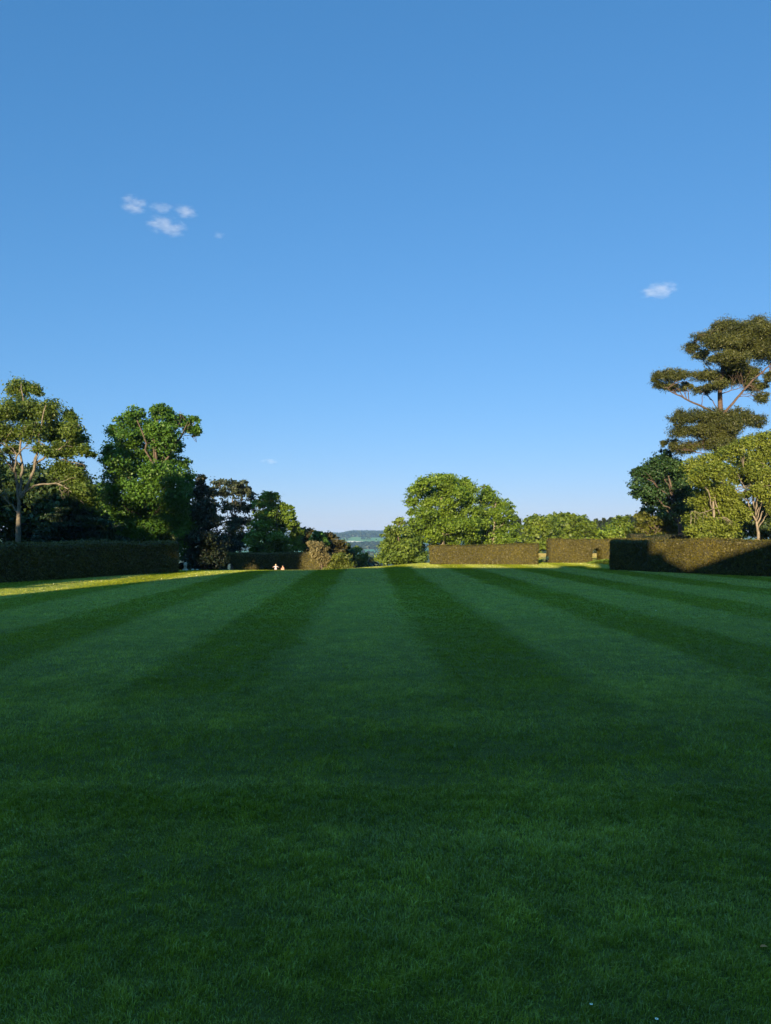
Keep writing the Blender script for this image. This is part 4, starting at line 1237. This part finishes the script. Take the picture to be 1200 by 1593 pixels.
# trees out of frame on the left whose shade lies along the left hedge
def shade_tree(x, y, r, h, label, seed, low=0.0):
    rng = np.random.default_rng(seed)
    z0 = float(zg(x, y))
    rt = empty('park_tree', (x, y, z0), label, 'tree', 'park trees beside the house')
    lobes = []
    for i in range(16):
        t = i / 15
        rr = r * (.62 if t < .75 else .5)
        a = i * 2.4
        lobes.append((np.array([x + math.cos(a) * (r - rr) * .9, y + math.sin(a) * (r - rr), z0 + low + rr * .8 + t * max(0, h - low - rr * 1.7)]), np.array([rr, rr, rr * .8])))
    Geo().tube([(x, y, z0 - .2), (x, y, z0 + h * .4), (x + .5, y, z0 + h * .8)], [.6, .45, .15], 9).build('trunk', M['bark'], rt, smooth=True)
    pts, outs, tint = crown_points(lobes, 2.4, 1.0, .7, rng, inner=.3)
    quads_obj('crown', leaf_quads(pts, outs, 1.0, .7, rng), tint, M['shade'], rt)


shade_tree(-34.8, 5, 4.3, 16.4, 'park tree nearest the house corner, out of the picture', 81)
shade_tree(-43.7, 5, 4.4, 24, 'second park tree along the left side of the lawn', 82)
shade_tree(-49, 12, 4.5, 21, 'third park tree, behind the second', 87)
shade_tree(-55, 9, 4, 19, 'lower park tree between the second and the tall ones', 83)
shade_tree(-62.5, 10, 7, 27, 'tall park tree farther from the lawn edge', 84)
shade_tree(-75, 10, 8, 28, 'broad park tree farthest left', 86)
shade_tree(-44.3, -3, 3.2, 27, 'unseen park tree, crown raised on a bare trunk to shade the far hedge', 85, 20.8)  # added out of view: crown shades the far hedge, sun still reaches the children

# ================================================================== CLOUDS
def cloud_mat():
    m, nt = new_mat('cloud_vapour'); k = N(nt)
    tc = k.n('ShaderNodeTexCoord')
    vec = tc.outputs['Generated']
    mp = k.n('ShaderNodeMapping'); k.put(mp.inputs[0], vec); mp.inputs['Location'].default_value = (-1, -1, -1); mp.inputs['Scale'].default_value = (2, 2, 2)
    ln = k.n('ShaderNodeVectorMath', operation='LENGTH'); k.put(ln.inputs[0], mp.outputs[0])
    ob = k.n('ShaderNodeNewGeometry')
    st = k.n('ShaderNodeMapping'); k.put(st.inputs[0], ob.outputs['Position']); st.inputs['Scale'].default_value = (.62, .8, 1.5)
    nz = k.noise(st.outputs[0], .035, 6, .68)
    e = k.math('SUBTRACT', 1.0, ln.outputs['Value'])
    dn = k.ramp(k.math('ADD', k.math('MULTIPLY', e, .9), k.math('MULTIPLY', k.math('SUBTRACT', nz, .5), 3.2)), .12, 1.1)
    dn = k.math('MULTIPLY', dn, .0075)
    dn = k.math('MULTIPLY', dn, k.ramp(e, 0.02, .3))
    v = k.n('ShaderNodeVolumePrincipled'); v.inputs['Color'].default_value = (.95, .95, .97, 1); k.put(v.inputs['Density'], dn)
    v.inputs['Anisotropy'].default_value = 0.0
    out = k.n('ShaderNodeOutputMaterial'); nt.links.new(v.outputs[0], out.inputs['Volume'])
    return m


M['cloud'] = cloud_mat()


def cloud(px, py, rx, ry, label, thick=1.0, D=2600.):
    c = P(px, py, D); s = D / F
    k, rows = 20, 11
    vs, fs = [], []
    for i in range(rows):
        a = math.pi * i / (rows - 1)
        for j in range(k):
            b = 2 * math.pi * j / k
            vs.append((math.sin(a) * math.cos(b) * rx * s, math.sin(a) * math.sin(b) * max(rx, ry) * s * thick, math.cos(a) * ry * s))
    for i in range(rows - 1):
        for j in range(k): fs.append([i * k + j, (i + 1) * k + j, (i + 1) * k + (j + 1) % k, i * k + (j + 1) % k])
    o = Geo().add(np.array(vs) + c, fs).build('cloud', M['cloud'], None, origin=c, smooth=True)
    tag(o, label, 'cloud', 'small scattered clouds')


cloud(209, 318, 26, 17, 'ragged cloud puff at the upper left of the little cluster')
cloud(250, 323, 24, 9, 'faint cloud wisp in the middle of the cluster', .7)
cloud(289, 329, 25, 11, 'small cloud at the right of the cluster')
cloud(259, 352, 37, 12, 'brightest flat bottomed cloud lowest in the cluster', 1.2)
cloud(340, 365, 12, 6, 'tiny cloud fleck trailing to the right of the cluster')
cloud(1026, 453, 34, 13, 'lone white cloud on the right above the pine', 1.2)
cloud(418, 718, 18, 5, 'thin faint pinkish cloud low above the grey tree', .8)

# ================================================================== HAZE, SKY, SUN, CAMERA
HAZE = 7e-5
m, nt = new_mat('haze'); k = N(nt)
v = k.n('ShaderNodeVolumePrincipled'); v.inputs['Color'].default_value = (.36, .62, 1.0, 1); v.inputs['Density'].default_value = HAZE
out = k.n('ShaderNodeOutputMaterial'); nt.links.new(v.outputs[0], out.inputs['Volume'])
hz = Geo().box((-4100, -130, -66), (4100, 9050, 84)).build('haze', m)
hz['kind'] = 'stuff'

sc = bpy.context.scene
w = bpy.data.worlds.new('World'); sc.world = w; w.use_nodes = True
nt = w.node_tree; nt.nodes.clear(); k = N(nt)
sky = k.n('ShaderNodeTexSky', sky_type='NISHITA')
sky.sun_disc = False
sky.sun_elevation = SUN_EL
sky.sun_rotation = math.atan2(SUN_H[0], SUN_H[1])
sky.air_density = 1.0; sky.dust_density = .2; sky.ozone_density = 6.0
# a clear evening: the raw model is too bright and white towards the horizon, so each channel is compressed a little
sep = k.n('ShaderNodeSeparateColor'); nt.links.new(sky.outputs[0], sep.inputs[0])
cmb = k.n('ShaderNodeCombineColor')
tcw = k.n('ShaderNodeTexCoord'); spw = k.n('ShaderNodeSeparateXYZ'); nt.links.new(tcw.outputs['Generated'], spw.inputs[0])
overhead_fill = k.ramp(spw.outputs[2], math.sin(math.radians(42)), math.sin(math.radians(62)), 1.0, 5.2)   # unseen overhead sky brightened above the model to fill the shaded lawn
for i, (gain, pw) in enumerate(((.836, .908), (1.023, .623), (1.368, .56))):
    base = k.math('MULTIPLY', k.math('POWER', sep.outputs[i], pw), gain)
    glow = k.math('MULTIPLY', k.math('MAXIMUM', k.math('SUBTRACT', sep.outputs[i], 6.5), 0.0), (.6, 1.7, 1.8)[i])   # unseen sky round the sun boosted past the model to lift the shade
    k.put(cmb.inputs[i], k.math('MULTIPLY', k.math('ADD', base, glow), k.math('POWER', overhead_fill, (1.05, 1.0, .8)[i])))
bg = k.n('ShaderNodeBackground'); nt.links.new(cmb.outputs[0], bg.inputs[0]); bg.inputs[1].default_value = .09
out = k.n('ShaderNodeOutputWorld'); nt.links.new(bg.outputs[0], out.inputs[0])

sun = bpy.data.lights.new('sun', 'SUN'); sun.energy = 4.8; sun.angle = math.radians(.5); sun.color = (1.0, .78, .50)
so = bpy.data.objects.new('sun', sun); C.objects.link(so)
d = Vector((-SUN_H[0] * math.cos(SUN_EL), -SUN_H[1] * math.cos(SUN_EL), -math.sin(SUN_EL)))
so.rotation_euler = d.to_track_quat('-Z', 'Y').to_euler()
so.location = (-20, -60, 60)

cam = bpy.data.cameras.new('camera'); co = bpy.data.objects.new('camera', cam); C.objects.link(co)
cam.sensor_fit = 'VERTICAL'; cam.sensor_height = 36.0; cam.lens = F / 1593 * 36.0
cam.clip_start = .1; cam.clip_end = 30000
co.location = (0, 0, EYE); co.rotation_euler = (math.radians(90) + PITCH, 0, 0)
sc.camera = co
sc.view_settings.view_transform = 'Standard'; sc.view_settings.look = 'None'
sc.view_settings.exposure = 1.53; sc.view_settings.gamma = 1.0
sc.cycles.volume_bounces = 1
sc.cycles.max_bounces = 8
sc.cycles.use_denoising = True
